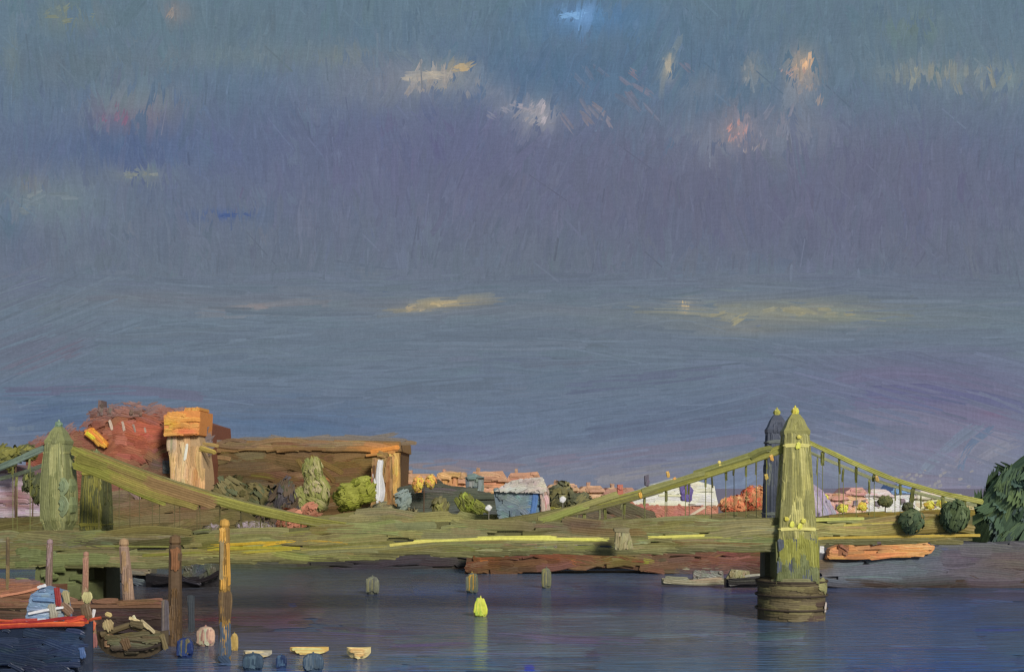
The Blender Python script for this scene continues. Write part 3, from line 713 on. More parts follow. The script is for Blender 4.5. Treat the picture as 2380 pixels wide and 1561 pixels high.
# chains: near and far, in main and side spans, with hangers
def chain(fm, pts, w, c, c2, hang, deck_off, hw=5, hc=(110, 112, 60), mid=None, label=None):
    m = Mesh()
    P = np.array(pts, float)
    uu = np.linspace(P[0, 0], P[-1, 0], 30)
    # smooth curve through the points
    vv = np.interp(uu, P[:, 0] if P[0, 0] < P[-1, 0] else P[::-1, 0], P[:, 1] if P[0, 0] < P[-1, 0] else P[::-1, 1])
    for _ in range(3): vv[1:-1] = (vv[:-2] + 2 * vv[1:-1] + vv[2:]) / 4
    W = fm(uu, vv, np.zeros(30))
    m.tube(W, w * .38 * float(np.mean(W[:, 1])) / FP, alb(np.array(c) * .9), k=8)
    cu_ = (lambda q: np.array(mid, float) if mid is not None and 540 < q < 1250 else np.array(c, float))
    step = 6
    for i in range(0, 29, 3):
        j = min(i + step, 29)
        for off in (-.2, .15):
            m.stroke(fm, np.stack([uu[i:j + 1], vv[i:j + 1] + off * w], -1), w * rng.uniform(.55, .8), cu_(uu[i]) + rng.normal(0, 6), c2=(c2 if cu_(uu[i])[0] == c[0] else None), mixp=.4, lift=w * .42, relief=.2)
    ch = m.build('chain', M_IRON, br, **({'label': label} if label else {}))
    for u in hang:
        v = float(np.interp(u, uu if uu[0] < uu[-1] else uu[::-1], vv if uu[0] < uu[-1] else vv[::-1]))
        vb = float(deckv(u)) - deck_off
        if vb - v < 8: continue
        dim = 200 < u < 1240
        hcc = (90, 84, 52) if dim else hc
        m = Mesh()
        A = fm(np.array([u, u]), np.array([v, vb]), np.zeros(2))
        m.tube(A, .045, alb(hcc), k=6)
        l = min(vb - v, rng.uniform(24, 46))
        m.stroke(fm, [(u, v + 4), (u + rng.normal(0, 2), v + l)], (hw * .5 if dim else hw * rng.uniform(.8, 1.6)), np.array(hcc) + rng.normal(0, 8), lift=1.5, bw=3, relief=.5)
        m.build('hanger', M_IRON, ch)
# main span: parabola from tower to tower
def para(ua, va, ub, vb, um, vm, n=24):
    r = []
    for u in np.linspace(ua, ub, n):
        e, ve = (ua, va) if (u - um) * (ua - um) > 0 else (ub, vb)
        q = min(1, abs((u - um) / (e - um)))
        r.append((u, vm + (ve - vm) * q ** 1.66))
    return r
fC = MP(NR - PV * .3, NL - PV * .3)
chain(fC, para(168, 1046, 1830, 1038, 950, 1238), 20, (118, 116, 48), (140, 138, 56), list(range(230, 1800, 47)), 42, mid=(108, 104, 62), label='long olive chain on the near side of the main span')
chain(fF, para(210, 1052, 1806, 1046, 950, 1234), 16, (104, 98, 58), (122, 114, 62), list(range(250, 1790, 52)), 42, hw=3.5, hc=(112, 112, 74), mid=(98, 94, 58))
chain(fC, [(1868, 1022), (1960, 1066), (2080, 1116), (2200, 1150), (2285, 1166)], 11, (140, 140, 58), (160, 152, 70), [1912, 1950, 1990, 2032, 2092, 2122, 2190, 2240], 42, hw=7)
chain(fF, [(1838, 1032), (1930, 1072), (2050, 1122), (2170, 1156), (2270, 1174)], 7, (118, 122, 84), (132, 132, 90), [1900, 1960, 2020, 2080, 2140], 42, hw=4)
chain(fC, [(108, 1040), (60, 1062), (0, 1088), (-120, 1126), (-240, 1150)], 14, (92, 108, 96), (110, 124, 108), [70, 30, -30, -90], 42, hw=5)
chain(fF, [(190, 1048), (140, 1066), (70, 1094), (-60, 1130), (-200, 1160)], 9, (84, 92, 76), (96, 104, 84), [100, 40, -30], 42, hw=4)
# broad sweeps of olive on the left part of the near chain (its stiffened links)
LNK = [([(175, 1052), (300, 1100), (420, 1143), (500, 1164)], 38, (124, 108, 56), (146, 126, 66)), ([(172, 1070), (250, 1100), (350, 1150), (400, 1164)], 32, (118, 118, 44), (150, 148, 52)), ([(240, 1100), (360, 1146), (470, 1172)], 28, (124, 112, 52), (146, 132, 60)), ([(330, 1116), (440, 1150), (512, 1172)], 30, (128, 102, 62), (154, 126, 72)), ([(180, 1062), (260, 1088)], 22, (112, 108, 44), (92, 90, 46)),
       ([(1610, 1100), (1700, 1072), (1790, 1042)], 13, (122, 124, 66)), ([(1490, 1142), (1640, 1096)], 13, (124, 124, 70), (150, 144, 76)), ([(1250, 1206), (1340, 1180), (1440, 1146)], 14, (132, 128, 72), (146, 144, 76)), ([(1255, 1212), (1370, 1172)], 15, (126, 132, 62)), ([(1740, 1062), (1770, 1044), (1795, 1042)], 16, (100, 102, 50))]
for k, it in enumerate(LNK):
    m = Mesh(); acc(m, fC, [it], lift=8 + k * .5, relief=.2); m.build('chain_link', M_IRON, br)
for u, v, c in ((1672, 1078, (216, 178, 80)), (1552, 1102, (190, 150, 60)), (1568, 1116, (200, 140, 50)), (1792, 1064, (206, 150, 60)), (1780, 1108, (176, 150, 60)), (2036, 1112, (160, 130, 60)), (1870, 1045, (150, 148, 60)), (1488, 1150, (200, 150, 40))):
    m = Mesh()
    A = fC(np.array([float(u)]), np.array([float(v)]), np.array([8.]))[0]
    m.lathe(A[0], A[1], [(.05, A[2] - .35), (.18, A[2] - .2), (.2, A[2] + .1), (.05, A[2] + .4)], alb(c), k=8)
    m.stroke(fC, [(u - 2, v - 8), (u + 2, v + 8)], 8, c, lift=11, bw=3.5)
    m.build('lamp_globe', M_GOLD, br)
# pale green pilaster strokes on the deck and the left tower pedestals
# round pier
m = Mesh()
pc = (float(NR[0] - .1), float(NR[1] + 1.5))
m.lathe(pc[0], pc[1], [(3.9, -1), (3.9, 3.9), (4.1, 4.2), (4.1, 4.6), (3.6, 4.8)], alb((88, 78, 56)), k=28)
pf = MY(pc[1] - 4.0)
def cyl(R):
    def f(u, v, h):
        th = u / R
        return np.stack([pc[0] + (R + h) * np.sin(th), pc[1] - (R + h) * np.cos(th), v], -1)
    return f
fcl = cyl(3.92)
for k in range(34):
    th = rng.uniform(-1.25, 1.25); z = rng.uniform(.1, 4.3)
    c = (98, 88, 60) if rng.random() < .6 else ((116, 108, 70) if th < .3 else (70, 56, 46))  # darker strokes on the right carry that side's shade in their colour
    fz = lambda u, v, h: fcl(u, v, h)
    m.stroke(fz, [(th * 3.9 - 1.4, z + .1), (th * 3.9, z - .08), (th * 3.9 + 1.4, z + .06)], rng.uniform(.5, .9), np.array(c) + rng.normal(0, 6), bw=.2, lift=rng.uniform(.03, .1))
pr = m.build('pier', M_STONE, br, label='round brown stone pier under the right tower')
m = Mesh()
for z in (4.5, 2.9, 1.3):
    th = np.linspace(0, 2 * math.pi, 25)
    m.tube([(pc[0] + 4.12 * math.cos(t), pc[1] + 4.12 * math.sin(t), z) for t in th], .13, alb((66, 56, 44)), k=6)
m.build('fender_ring', M_WOOD, pr)
m = Mesh()     # pale capping on the upstream shoulder
m.stroke(fcl, [(2.4, 4.5), (3.9, 4.0), (4.6, 3.1)], 1.5, (126, 124, 78), bw=.25, lift=.2)
m.stroke(fcl, [(-3.2, 4.6), (0, 4.9), (3.4, 4.55)], .5, (116, 114, 78), bw=.2, lift=.2)
m.stroke(fcl, [(4.0, 2.2), (3.6, .9)], .5, (170, 160, 150), bw=.2, lift=.25)
m.build('capping_stone', M_STONE, pr)
# tower pedestal between the pier and the deck
m = Mesh()
m.lathe(float(NR[0]), float(NR[1] + .4), [(2.45, 4.4), (2.45, 7.6), (2.5, 9.2)], alb((104, 106, 62)), sq=True, rot=ang_b)
for _ in range(70):
    a = rng.uniform(-2.1, 2.1); z = rng.uniform(4.8, 9.8)
    c = (130, 130, 54) if z > 7.2 else (100, 106, 66)
    if rng.random() < .18: c = (78, 84, 92)
    m.stroke(f, [(a, max(4.6, z - rng.uniform(.8, 1.8))), (a + rng.normal(0, .08), z + rng.uniform(.4, 1.4))], rng.uniform(.45, .9), np.array(c) + rng.normal(0, 6), bw=.23, lift=.0 + rng.uniform(0, .05))
m.build('pedestal', M_STONE, br)
for Q in (FR, FL):
    m = Mesh(); m.lathe(float(Q[0]), float(Q[1]), [(2.3, -1), (2.2, 9.2)], alb((84, 84, 58)), sq=True, rot=ang_b); m.build('pedestal', M_STONE, br)
m = Mesh()
m.lathe(float(NL[0]), float(NL[1] + 2), [(3.4, -1), (3.4, 3.6), (2.6, 4.0), (2.4, 9.2)], alb((92, 98, 60)), sq=True, rot=ang_b)
for _ in range(30):
    a = rng.uniform(-4, 4); z = rng.uniform(1, 8)
    m.stroke(fl, [(a - 1, z), (a + 1, z + rng.normal(0, .1))], rng.uniform(.5, .9), np.array((98, 106, 64)) + rng.normal(0, 7), bw=.25, lift=.2)
m.build('pedestal', M_STONE, br)

# ------------------------------------------------------------------ buildings beyond the bridge
def mute(c, k=.4):
    return tuple(np.array(c, float) * (1 - k) + np.array((168, 146, 122.)) * k)
def building(name, label, cat, poly, Y, depth, base, cf, group=None, parts=(), accents=(), edge=(), **kw):
    if name == 'terraced_house':
        cf = mute(cf); base = mute(base); parts = [(p[0], p[1], p[2], p[3], mute(p[4]), mute(p[5]), p[6]) for p in parts]
    us = [p[0] for p in poly]; vs = [p[1] for p in poly]
    gv = CV + (H - GZ) * FP / Y
    o = thing(name, label, cat, (float((np.mean(us) - CU) * Y / FP), Y, GZ), group)
    m = Mesh()
    m.prism(poly, Y + .3, depth, alb(base))
    f = MY(Y)
    k = dict(L=(26, 70), W=(10, 20), ang=0.0, spread=.2, cover=3.6, cj=8); k.update(kw)
    fill(m, f, poly, cf, **k)
    acc(m, f, accents, lift=3)
    for (pts, c, spr, n_, w_, l_, aa) in edge:       # loose paint dragged over the edge
        P = np.array(pts, float)
        for _ in range(n_):
            k_ = rng.uniform(0, len(P) - 1.001); i_ = int(k_); p = P[i_] + (P[i_ + 1] - P[i_]) * (k_ - i_)
            r_ = rng.uniform(0, 1); vv_ = p[1] - (r_ - .4) * spr; uu_ = p[0]
            cc = np.array(c, float) * (1 - .55 * r_) + np.array((100, 108, 122.)) * .55 * r_ + rng.normal(0, 5)
            a_ = aa + rng.normal(0, .07 if w_[1] < 16 else .25); l = rng.uniform(*l_) / 2
            m.stroke(f, [(uu_ - math.cos(a_) * l, vv_ + math.sin(a_) * l), (uu_ + math.cos(a_) * l, vv_ - math.sin(a_) * l)], rng.uniform(*w_), cc, lift=rng.uniform(1.5, 3), rag=1.4, taper=1.0, relief=.05, jit=.05)
    m.build('wall', M_BRICK, o)
    for (pn, pp, dy, dd, pbase, pcf, pk) in parts:
        m = Mesh()
        m.prism(pp, Y - dy + .2, dd, alb(pbase))
        kk = dict(L=(16, 50), W=(8, 16), ang=0.0, spread=.2, cover=3.6, cj=6); kk.update(pk or {})
        ff = MY(Y - dy)
        acs = kk.pop('acc', ())
        fill(m, ff, pp, pcf, **kk)
        acc(m, ff, acs, lift=2)
        m.build(pn, M_BRICK, o)
    return o
def rect(u0, v0, u1, v1): return [(u0, v0), (u1, v0), (u1, v1), (u0, v1)]

building('brick_mansion_block', 'tall red brick mansion block behind the left towers of the bridge', 'building',
    [(60, 1060), (100, 1020), (200, 1000), (215, 962), (395, 958), (480, 985), (490, 1260), (60, 1260)], 290, 25, (112, 70, 52),
    field((116, 76, 58), [(240, 960, 60, 30, (124, 92, 76), .9), (330, 1000, 90, 34, (170, 92, 64), 1), (300, 1040, 70, 30, (156, 84, 62), .9), (240, 1030, 50, 40, (122, 82, 62), .8), (370, 1080, 30, 30, (96, 82, 72), .8), (340, 1160, 200, 60, (98, 72, 46), 1),
                          (90, 1060, 30, 40, (130, 72, 54), .9), (300, 1150, 40, 40, (118, 80, 80), .7), (450, 1180, 100, 40, (94, 76, 50), .9), (240, 1120, 40, 40, (124, 74, 60), .8)]), L=(34, 90), W=(14, 26), spread=.35,
    edge=[([(80, 1030), (130, 1010), (205, 985)], (134, 84, 70), 12, 20, (10, 18), (26, 50), .5), ([(215, 968), (300, 954), (395, 958), (480, 985)], (136, 88, 72), 22, 44, (14, 26), (30, 70), .1), ([(478, 985), (492, 1060)], (110, 90, 80), 20, 14, (8, 14), (20, 40), .6)],
    accents=[([(255, 975), (262, 1000)], 7, (176, 158, 140)), ([(285, 978), (290, 1002)], 6, (164, 146, 130)), ([(310, 985), (316, 1005)], 5, (150, 130, 116)), ([(336, 990), (340, 1006)], 5, (146, 124, 110)),
             ([(276, 1140), (290, 1180)], 8, (160, 140, 110)), ([(284, 1165), (290, 1185)], 6, (190, 180, 120)), ([(300, 1130), (312, 1180)], 26, (130, 104, 98))],
    parts=[('chimney', rect(226, 930, 238, 966), .5, 4, (104, 88, 84), (106, 90, 86), dict(ang=1.5)), ('chimney', rect(300, 950, 330, 966), .5, 4, (120, 96, 86), (116, 90, 80), {}), ('chimney', rect(250, 946, 262, 966), .5, 4, (112, 92, 84), (112, 90, 80), dict(ang=1.5)),
           ('gable', [(196, 1000), (212, 992), (252, 1030), (246, 1040), (204, 1018)], 1.5, 5, (200, 130, 40), (206, 138, 44), dict(ang=-.75, spread=.1, acc=[([(200, 1004), (222, 1020)], 10, (226, 184, 24)), ([(206, 998), (240, 1030)], 7, (214, 120, 46))])),
           ('window', rect(378, 1070, 398, 1100), .6, 1, (70, 74, 76), (78, 84, 84), {})])
building('stair_tower', 'pale tan tower with a glowing orange top beside the red mansion block', 'tower',
    [(388, 1008), (460, 1008), (474, 1090), (486, 1260), (392, 1260), (398, 1100)], 284, 9, (168, 140, 102),
    field((188, 150, 104), [(400, 1030, 14, 30, (156, 144, 126), .9), (430, 1060, 14, 80, (196, 166, 120), .8), (455, 1080, 12, 60, (166, 128, 80), .8), (430, 1190, 40, 40, (126, 98, 60), .9)]), ang=math.pi / 2, spread=.08, L=(50, 120), W=(10, 18), jit=.14,
    accents=[([(436, 1030), (430, 1070)], 6, (206, 200, 180)), ([(425, 1110), (430, 1150)], 10, (186, 164, 116)), ([(462, 1040), (505, 1052)], 12, (150, 130, 60)), ([(470, 1030), (510, 1036)], 8, (150, 124, 70))],
    parts=[('cornice', [(380, 966), (402, 956), (464, 954), (464, 1010), (382, 1012)], 1.5, 12, (206, 128, 62), field((216, 136, 66), [(395, 990, 18, 20, (212, 160, 50), .9), (430, 1002, 34, 8, (214, 104, 60), .9), (440, 968, 30, 12, (222, 146, 70), .8)]), dict(L=(24, 60), W=(8, 14), spread=.12)),  # orange top holds the warm sunlight in its colour
           ('parapet', [(428, 948), (464, 944), (464, 956), (426, 958)], 1.2, 9, (186, 130, 60), (190, 138, 62), dict(ang=1.4, L=(8, 16), W=(4, 7)))])
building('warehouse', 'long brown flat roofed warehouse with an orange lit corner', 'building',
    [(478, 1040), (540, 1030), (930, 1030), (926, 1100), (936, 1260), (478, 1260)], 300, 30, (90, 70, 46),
    field((96, 76, 46), [(600, 1110, 100, 30, (92, 64, 44), .9), (560, 1080, 60, 30, (84, 70, 46), .9), (560, 1160, 90, 50, (70, 68, 44), 1), (640, 1180, 50, 40, (78, 64, 46), .8), (820, 1080, 70, 40, (106, 84, 42), .9), (780, 1120, 60, 30, (98, 76, 44), .8), (920, 1110, 12, 90, (190, 146, 76), .9), (660, 1210, 30, 30, (66, 64, 60), .8)]), L=(60, 150), W=(14, 26), spread=.18,  # orange patch at the right edge is painted sunlight
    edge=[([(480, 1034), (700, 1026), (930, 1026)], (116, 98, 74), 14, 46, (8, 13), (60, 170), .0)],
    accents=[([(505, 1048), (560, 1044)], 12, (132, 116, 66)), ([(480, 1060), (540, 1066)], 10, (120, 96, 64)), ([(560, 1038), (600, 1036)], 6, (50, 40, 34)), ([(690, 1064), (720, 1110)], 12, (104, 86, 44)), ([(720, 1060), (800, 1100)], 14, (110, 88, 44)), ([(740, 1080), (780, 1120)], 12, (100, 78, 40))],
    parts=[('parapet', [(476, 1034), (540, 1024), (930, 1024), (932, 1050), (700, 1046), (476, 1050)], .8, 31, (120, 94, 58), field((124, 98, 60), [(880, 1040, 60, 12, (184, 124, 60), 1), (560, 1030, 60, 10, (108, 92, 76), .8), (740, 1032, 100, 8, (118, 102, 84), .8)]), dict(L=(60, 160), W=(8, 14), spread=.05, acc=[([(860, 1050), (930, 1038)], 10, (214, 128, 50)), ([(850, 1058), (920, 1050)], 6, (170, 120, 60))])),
           ('sunlit_corner', rect(904, 1052, 928, 1150), 1.0, 3, (176, 140, 76), (186, 148, 80), dict(ang=1.5, L=(30, 60), W=(7, 12)))])  # orange corner strip carries the sunlight in its colour
building('white_column', 'slim white and brown striped chimney stack before the warehouse corner', 'chimney',
    [(864, 1064), (908, 1060), (910, 1180), (862, 1180)], 292, 4, (140, 112, 70), field((146, 116, 72), [(902, 1110, 8, 60, (140, 100, 56), .8)]), ang=1.5, spread=.06, L=(40, 90), W=(8, 12),
    accents=[([(886, 1066), (878, 1100), (884, 1130), (880, 1164)], 15, (238, 240, 246), (190, 190, 190)), ([(884, 1100), (892, 1140), (886, 1168)], 11, (240, 242, 250)), ([(868, 1100), (876, 1150), (878, 1170)], 5, (196, 196, 190)), ([(870, 1080), (870, 1120)], 5, (96, 72, 50))],  # white strokes are a highlight painted down the stack
    parts=[('pot', rect(876, 1050, 900, 1062), .2, 3, (130, 104, 60), (140, 110, 64), {})])
# terrace of low orange roofed houses
for (a, b, vt, vr, cw, cr, lab) in ((930, 1010, 1102, 1122, (176, 136, 80), (170, 128, 92), 'orange tan low house immediately right of the brown warehouse'), (1008, 1090, 1100, 1120, (186, 130, 78), (176, 132, 90), 'orange tan house between the low corner house and the grey slate tower block'),
                                   (1088, 1180, 1096, 1116, (190, 130, 82), (176, 124, 92), 'peach house behind the grey slate tower block'), (1176, 1262, 1098, 1118, (194, 134, 92), (182, 124, 94), 'peach house behind the blue grey boathouse'),
                                   (1268, 1350, 1126, 1138, (196, 158, 112), (180, 142, 104), 'peach house behind the dark tree right of the boathouse'), (1344, 1408, 1130, 1142, (190, 152, 104), (186, 140, 104), 'peach house left of the small tan house by the chain'),
                                   (1400, 1480, 1134, 1150, (176, 144, 96), (160, 110, 96), 'small tan house left of the white gabled house')):
    building('terraced_house', lab, 'house', [(a, vr), (b, vr), (b, 1230), (a, 1230)], 330, 14, cw, cw, group='low sunlit houses on the far bank', spread=.1, L=(30, 70), W=(8, 14),
             parts=[('roof', [(a - 2, vr + 2), (a + 12, vt), (b - 12, vt - 2), (b + 2, vr + 2)], 1.0, 14, cr, cr, dict(spread=.05, L=(30, 70), W=(7, 11))), ('chimney', rect(a + 20, vt - 10, a + 28, vt + 4), .5, 2, (150, 110, 90), (150, 112, 92), dict(ang=1.5))])
building('gate_pier', 'narrow tan tower rising beside the dark hedge', 'tower', [(1026, 1106), (1062, 1104), (1064, 1190), (1030, 1190)], 300, 4, (176, 130, 82), (182, 136, 84), ang=1.5, spread=.06, L=(30, 70), W=(7, 12),
         parts=[('cap', rect(1020, 1098, 1070, 1110), .6, 5, (176, 140, 90), (180, 140, 86), {}), ('doorstep', rect(1048, 1178, 1066, 1188), .6, 2, (200, 196, 190), (214, 210, 206), {})])
building('slate_block', 'narrow blue grey slate block left of the boathouse', 'building', [(1082, 1108), (1122, 1106), (1124, 1190), (1084, 1190)], 298, 6, (112, 122, 118), (118, 128, 122), ang=1.5, spread=.06, L=(30, 70), W=(7, 12),
         parts=[('roof', [(1080, 1110), (1100, 1100), (1126, 1110)], .6, 6, (100, 112, 108), (104, 114, 110), {}), ('window', rect(1098, 1130, 1108, 1144), .5, 1, (64, 74, 80), (68, 78, 84), {})])
building('boathouse', 'blue grey boathouse with a ragged white roof in the middle of the bank', 'boathouse', [(1146, 1136), (1262, 1136), (1254, 1222), (1170, 1232), (1156, 1200)], 232, 12, (96, 110, 118),
    field((104, 120, 126), [(1170, 1160, 30, 30, (112, 124, 122), .9), (1220, 1200, 40, 30, (98, 116, 126), .8), (1236, 1180, 10, 50, (80, 112, 150), .9)]), spread=.3, L=(26, 60), W=(10, 18),
    accents=[([(1246, 1140), (1242, 1180), (1232, 1216)], 12, (74, 108, 156), (120, 150, 180))],
    parts=[('roof', [(1150, 1140), (1190, 1116), (1262, 1108), (1276, 1140), (1250, 1146)], 1.0, 14, (172, 166, 158), field((176, 168, 158), [(1225, 1120, 30, 10, (150, 136, 132), .8), (1190, 1136, 30, 8, (178, 182, 172), .9), (1265, 1130, 10, 12, (196, 186, 160), .8)]), dict(ang=.3, spread=.4, L=(14, 34), W=(6, 11))),
           ('gable_wall', [(1254, 1140), (1274, 1132), (1282, 1200), (1262, 1204)], .8, 4, (164, 140, 128), (172, 148, 136), dict(ang=-1.4, spread=.08, L=(24, 50), W=(6, 10))),
           ('door', rect(1186, 1186, 1210, 1218), .6, 1, (86, 100, 110), (88, 104, 112), dict(ang=1.5))])
building('gabled_house', 'white gabled house with a violet window behind the bridge chain', 'house', [(1466, 1146), (1520, 1126), (1590, 1108), (1660, 1130), (1670, 1175), (1466, 1175)], 310, 14, (222, 210, 180),
    field((228, 216, 184), [(1600, 1130, 40, 20, (170, 172, 160), .8)]), L=(30, 70), W=(7, 12), spread=.06,
    accents=[([(1520, 1165), (1620, 1168)], 6, (222, 206, 176)), ([(1530, 1150), (1600, 1152)], 5, (206, 194, 160)), ([(1480, 1170), (1600, 1172)], 7, (216, 196, 170))],
    parts=[('window', [(1580, 1132), (1600, 1124), (1612, 1140), (1604, 1166), (1586, 1162)], .6, 1, (96, 84, 134), (98, 84, 140), dict(ang=1.2, L=(14, 30), W=(7, 10))),
           ('brick_base', [(1440, 1176), (1456, 1150), (1476, 1172), (1668, 1176), (1668, 1260), (1440, 1260)], .5, 14, (160, 104, 84), field((160, 108, 88), [(1480, 1190, 36, 30, (156, 88, 78), .9), (1590, 1200, 30, 20, (160, 98, 92), .9), (1630, 1180, 30, 20, (176, 124, 100), .9), (1640, 1215, 40, 12, (120, 96, 60), .8)]), dict(L=(16, 40), W=(9, 16), spread=.6, acc=[([(1590, 1206), (1640, 1176)], 6, (214, 180, 156))])),
           ('chimney', rect(1436, 1126, 1448, 1160), .5, 2, (170, 100, 84), (176, 108, 90), dict(ang=1.5)), ('chimney', rect(1500, 1104, 1508, 1130), .5, 2, (92, 88, 100), (96, 90, 104), dict(ang=1.5))])
# pale houses right of the tower
pal = [(1900, 1975, 1158, 1146, (190, 150, 136), (182, 142, 124)), (1960, 2020, 1148, 1134, (204, 158, 132), (186, 142, 132)), (2010, 2080, 1150, 1138, (208, 200, 186), (196, 180, 180)), (2070, 2130, 1144, 1126, (200, 206, 204), (106, 134, 176)), (2125, 2190, 1154, 1140, (212, 200, 162), (196, 184, 168)), (2185, 2250, 1160, 1148, (206, 192, 140), (164, 164, 136)), (2245, 2310, 1166, 1154, (176, 168, 126), (140, 146, 122))]
labs = ['rose brick cottage just right of the right tower', 'salmon cottage with two yellow bushes before it', 'cream cottage left of the blue roofed one', 'white cottage with the blue roof', 'cream cottage behind the two ragged dark bushes', 'buttery cottage with a yellow band behind the round dark tree', 'dull olive cottage beside the big dark tree']
for (a, b, vr, vt, cw, cr), lab in zip(pal, labs):
    building('cottage', lab, 'house', [(a, vr), (b, vr), (b, 1215), (a, 1215)], 320, 12, cw, cw, group='pale cottages right of the bridge tower', spread=.35, L=(14, 36), W=(6, 12), cj=10,
             parts=[('roof', [(a - 2, vr + 3), (a + 16, vt), (b - 16, vt), (b + 2, vr + 3)], .8, 12, cr, cr, dict(spread=.1, L=(20, 40), W=(5, 9), cj=8)), ('window', rect(a + 24, vr + 14, a + 34, vr + 26), .4, 1, (110, 100, 110), (120, 108, 116), dict(L=(6, 10), W=(4, 6))),
                    ('window', rect(a + 44, vr + 14, a + 52, vr + 26), .4, 1, (110, 100, 110), (120, 108, 116), dict(L=(6, 10), W=(4, 6)))])
building('lilac_shed', 'lilac grey shed at the foot of the right tower', 'shed', [(1884, 1120), (1912, 1140), (1944, 1190), (1944, 1214), (1886, 1214)], 260, 6, (150, 140, 156), (154, 144, 162), ang=-1.3, spread=.1, L=(24, 60), W=(6, 12), accents=[([(1910, 1204), (1936, 1196)], 6, (80, 70, 90)), ([(1900, 1208), (1904, 1190)], 4, (90, 80, 100))])
building('orange_boat_shed', 'long low orange shed glowing in the sun on the right bank', 'shed', [(1930, 1276), (1960, 1262), (2130, 1256), (2160, 1262), (2172, 1274), (2164, 1284), (2100, 1296), (1920, 1298)], 183.0, 2.0, (196, 134, 80),
    field((200, 140, 82), [(2030, 1276, 40, 14, (146, 106, 74), .9), (1960, 1282, 40, 14, (176, 120, 76), .9), (2120, 1272, 50, 20, (216, 150, 84), .9)]), L=(40, 110), W=(8, 14), spread=.05,
    parts=[('roof', [(1962, 1264), (2010, 1250), (2060, 1246), (2110, 1254), (2060, 1262)], .5, 4, (92, 74, 76), (92, 76, 78), dict(spread=.05, L=(30, 70), W=(5, 9))), ('door', rect(1950, 1264, 1972, 1290), .3, .5, (130, 86, 58), (134, 90, 60), dict(ang=-.8)),
           ('white_post', rect(1898, 1268, 1916, 1284), .3, .5, (190, 184, 180), (200, 194, 190), dict(L=(8, 20), W=(4, 7)))])
# purple white wall at far left behind the tower
building('lilac_cottage', 'lilac and white walled cottage at the far left edge behind the tower', 'house', [(-40, 1100), (40, 1092), (106, 1130), (106, 1200), (-40, 1200)], 275, 10, (150, 130, 140), field((160, 146, 158), [(40, 1150, 30, 20, (128, 88, 84), .8), (20, 1170, 60, 12, (110, 80, 76), .8)]), L=(40, 90), W=(6, 11), spread=.05,
         parts=[('roof', [(-42, 1102), (30, 1080), (60, 1092), (108, 1132), (96, 1136), (40, 1096)], .6, 10, (110, 90, 92), (116, 96, 98), dict(L=(20, 50), W=(5, 9)))])

# ------------------------------------------------------------------ trees, bushes
def tree(name, label, cat, blobs, Y, cols, cols2=None, ang=1.2, n=None, trunk=True, L=(22, 54), W=(11, 22), spread=.4, group=None, dep=.8, gv=None):
    cols = [tuple(min(245, x * 1.14) for x in c) for c in cols]
    us = [b[0] for b in blobs]
    s = Y / FP
    base = at(np.mean(us), 0, Y); base = (float(base[0]), Y, gv if gv is not None else (GZ if Y > 194 else 6.9))
    o = thing(name, label, cat, base, group)
    m = Mesh()
    cmid = np.array(cols[0], float)
    for (u, v, ru, rv) in blobs:
        C = np.array(at(u, v, Y)); R = np.array([ru * s, min(ru, rv) * s * dep, rv * s])
        th = np.linspace(0, math.pi, 9); ph = np.linspace(0, 2 * math.pi, 15)
        T, Pp = np.meshgrid(th, ph, indexing='ij')
        lump = 0.84 + .08 * np.sin(3 * Pp + T * 4) * np.sin(T)
        G = np.stack([C[0] + R[0] * lump * np.sin(T) * np.cos(Pp), C[1] + R[1] * lump * np.sin(T) * np.sin(Pp), C[2] + R[2] * lump * np.cos(T)], -1)
        m.grid(G, np.tile(alb(cmid), G.shape[:2] + (1,)))
        k = n or int(np.clip(ru * rv * 3.1 * 5 / ((L[0] + L[1]) / 2 * (W[0] + W[1]) / 2), 10, 130))
        for i in range(int(k * 1.6)):
            a = rng.uniform(0, 2 * math.pi) if i % 3 == 0 else -math.pi / 2 + rng.normal(0, .75)
            e = math.asin(rng.uniform(-.92, .95))
            nrm = np.array([math.cos(e) * math.cos(a), math.cos(e) * math.sin(a), math.sin(e)])
            p = C + nrm * R * rng.uniform(.86, 1.0)
            nn = nrm / R; nn /= np.linalg.norm(nn)
            right = np.cross([0, 0, 1.0], nn); right /= np.linalg.norm(right) + 1e-9
            up = np.cross(nn, right)
            ff = MF(p, right, up, nn)
            l = rng.uniform(*L) * s; w = rng.uniform(*W) * s
            q = (ang(u + nrm[0] * ru, v - nrm[2] * rv) if callable(ang) else ang) + rng.normal(0, spread)
            cc = np.array(cols[rng.integers(len(cols))], float) + rng.normal(0, 5)
            dx, dy = math.cos(q) * l / 2, math.sin(q) * l / 2
            m.stroke(ff, [(-dx, -dy), (rng.normal(0, .1) * l, rng.normal(0, .1) * l), (dx, dy)], w, np.clip(cc, 4, 240), bw=4.4 * s, relief=.14, lift=rng.uniform(0, .02) * w + .02, seg=6, c2=cols[rng.integers(len(cols))], rag=.6)
    m.build('crown', M_LEAF, o)
    if trunk:
        m = Mesh()
        bu, bv = np.mean(us), max(b[1] for b in blobs)
        p = np.array(at(bu, bv, Y)); r = max(.15, min(b[2] for b in blobs) * s * .1)
        m.tube([(p[0] + .1, Y, base[2] - .3), (p[0] - .1, Y, (base[2] + p[2]) / 2), (p[0], Y, max(p[2], base[2] + .6))], [r * 1.3, r, r * .6], alb((84, 66, 48)), k=7)
        m.build('trunk', M_WOOD, o)
    return o
G1 = [(92, 96, 48), (110, 112, 52), (78, 82, 46)]
tree('tree', 'tall grey green tree in front of the middle of the brown warehouse', 'tree', [(728, 1098, 22, 38), (735, 1150, 30, 46), (705, 1170, 24, 36)], 262, [(116, 116, 62), (126, 122, 78), (104, 108, 54), (140, 130, 96)], ang=-1.1)
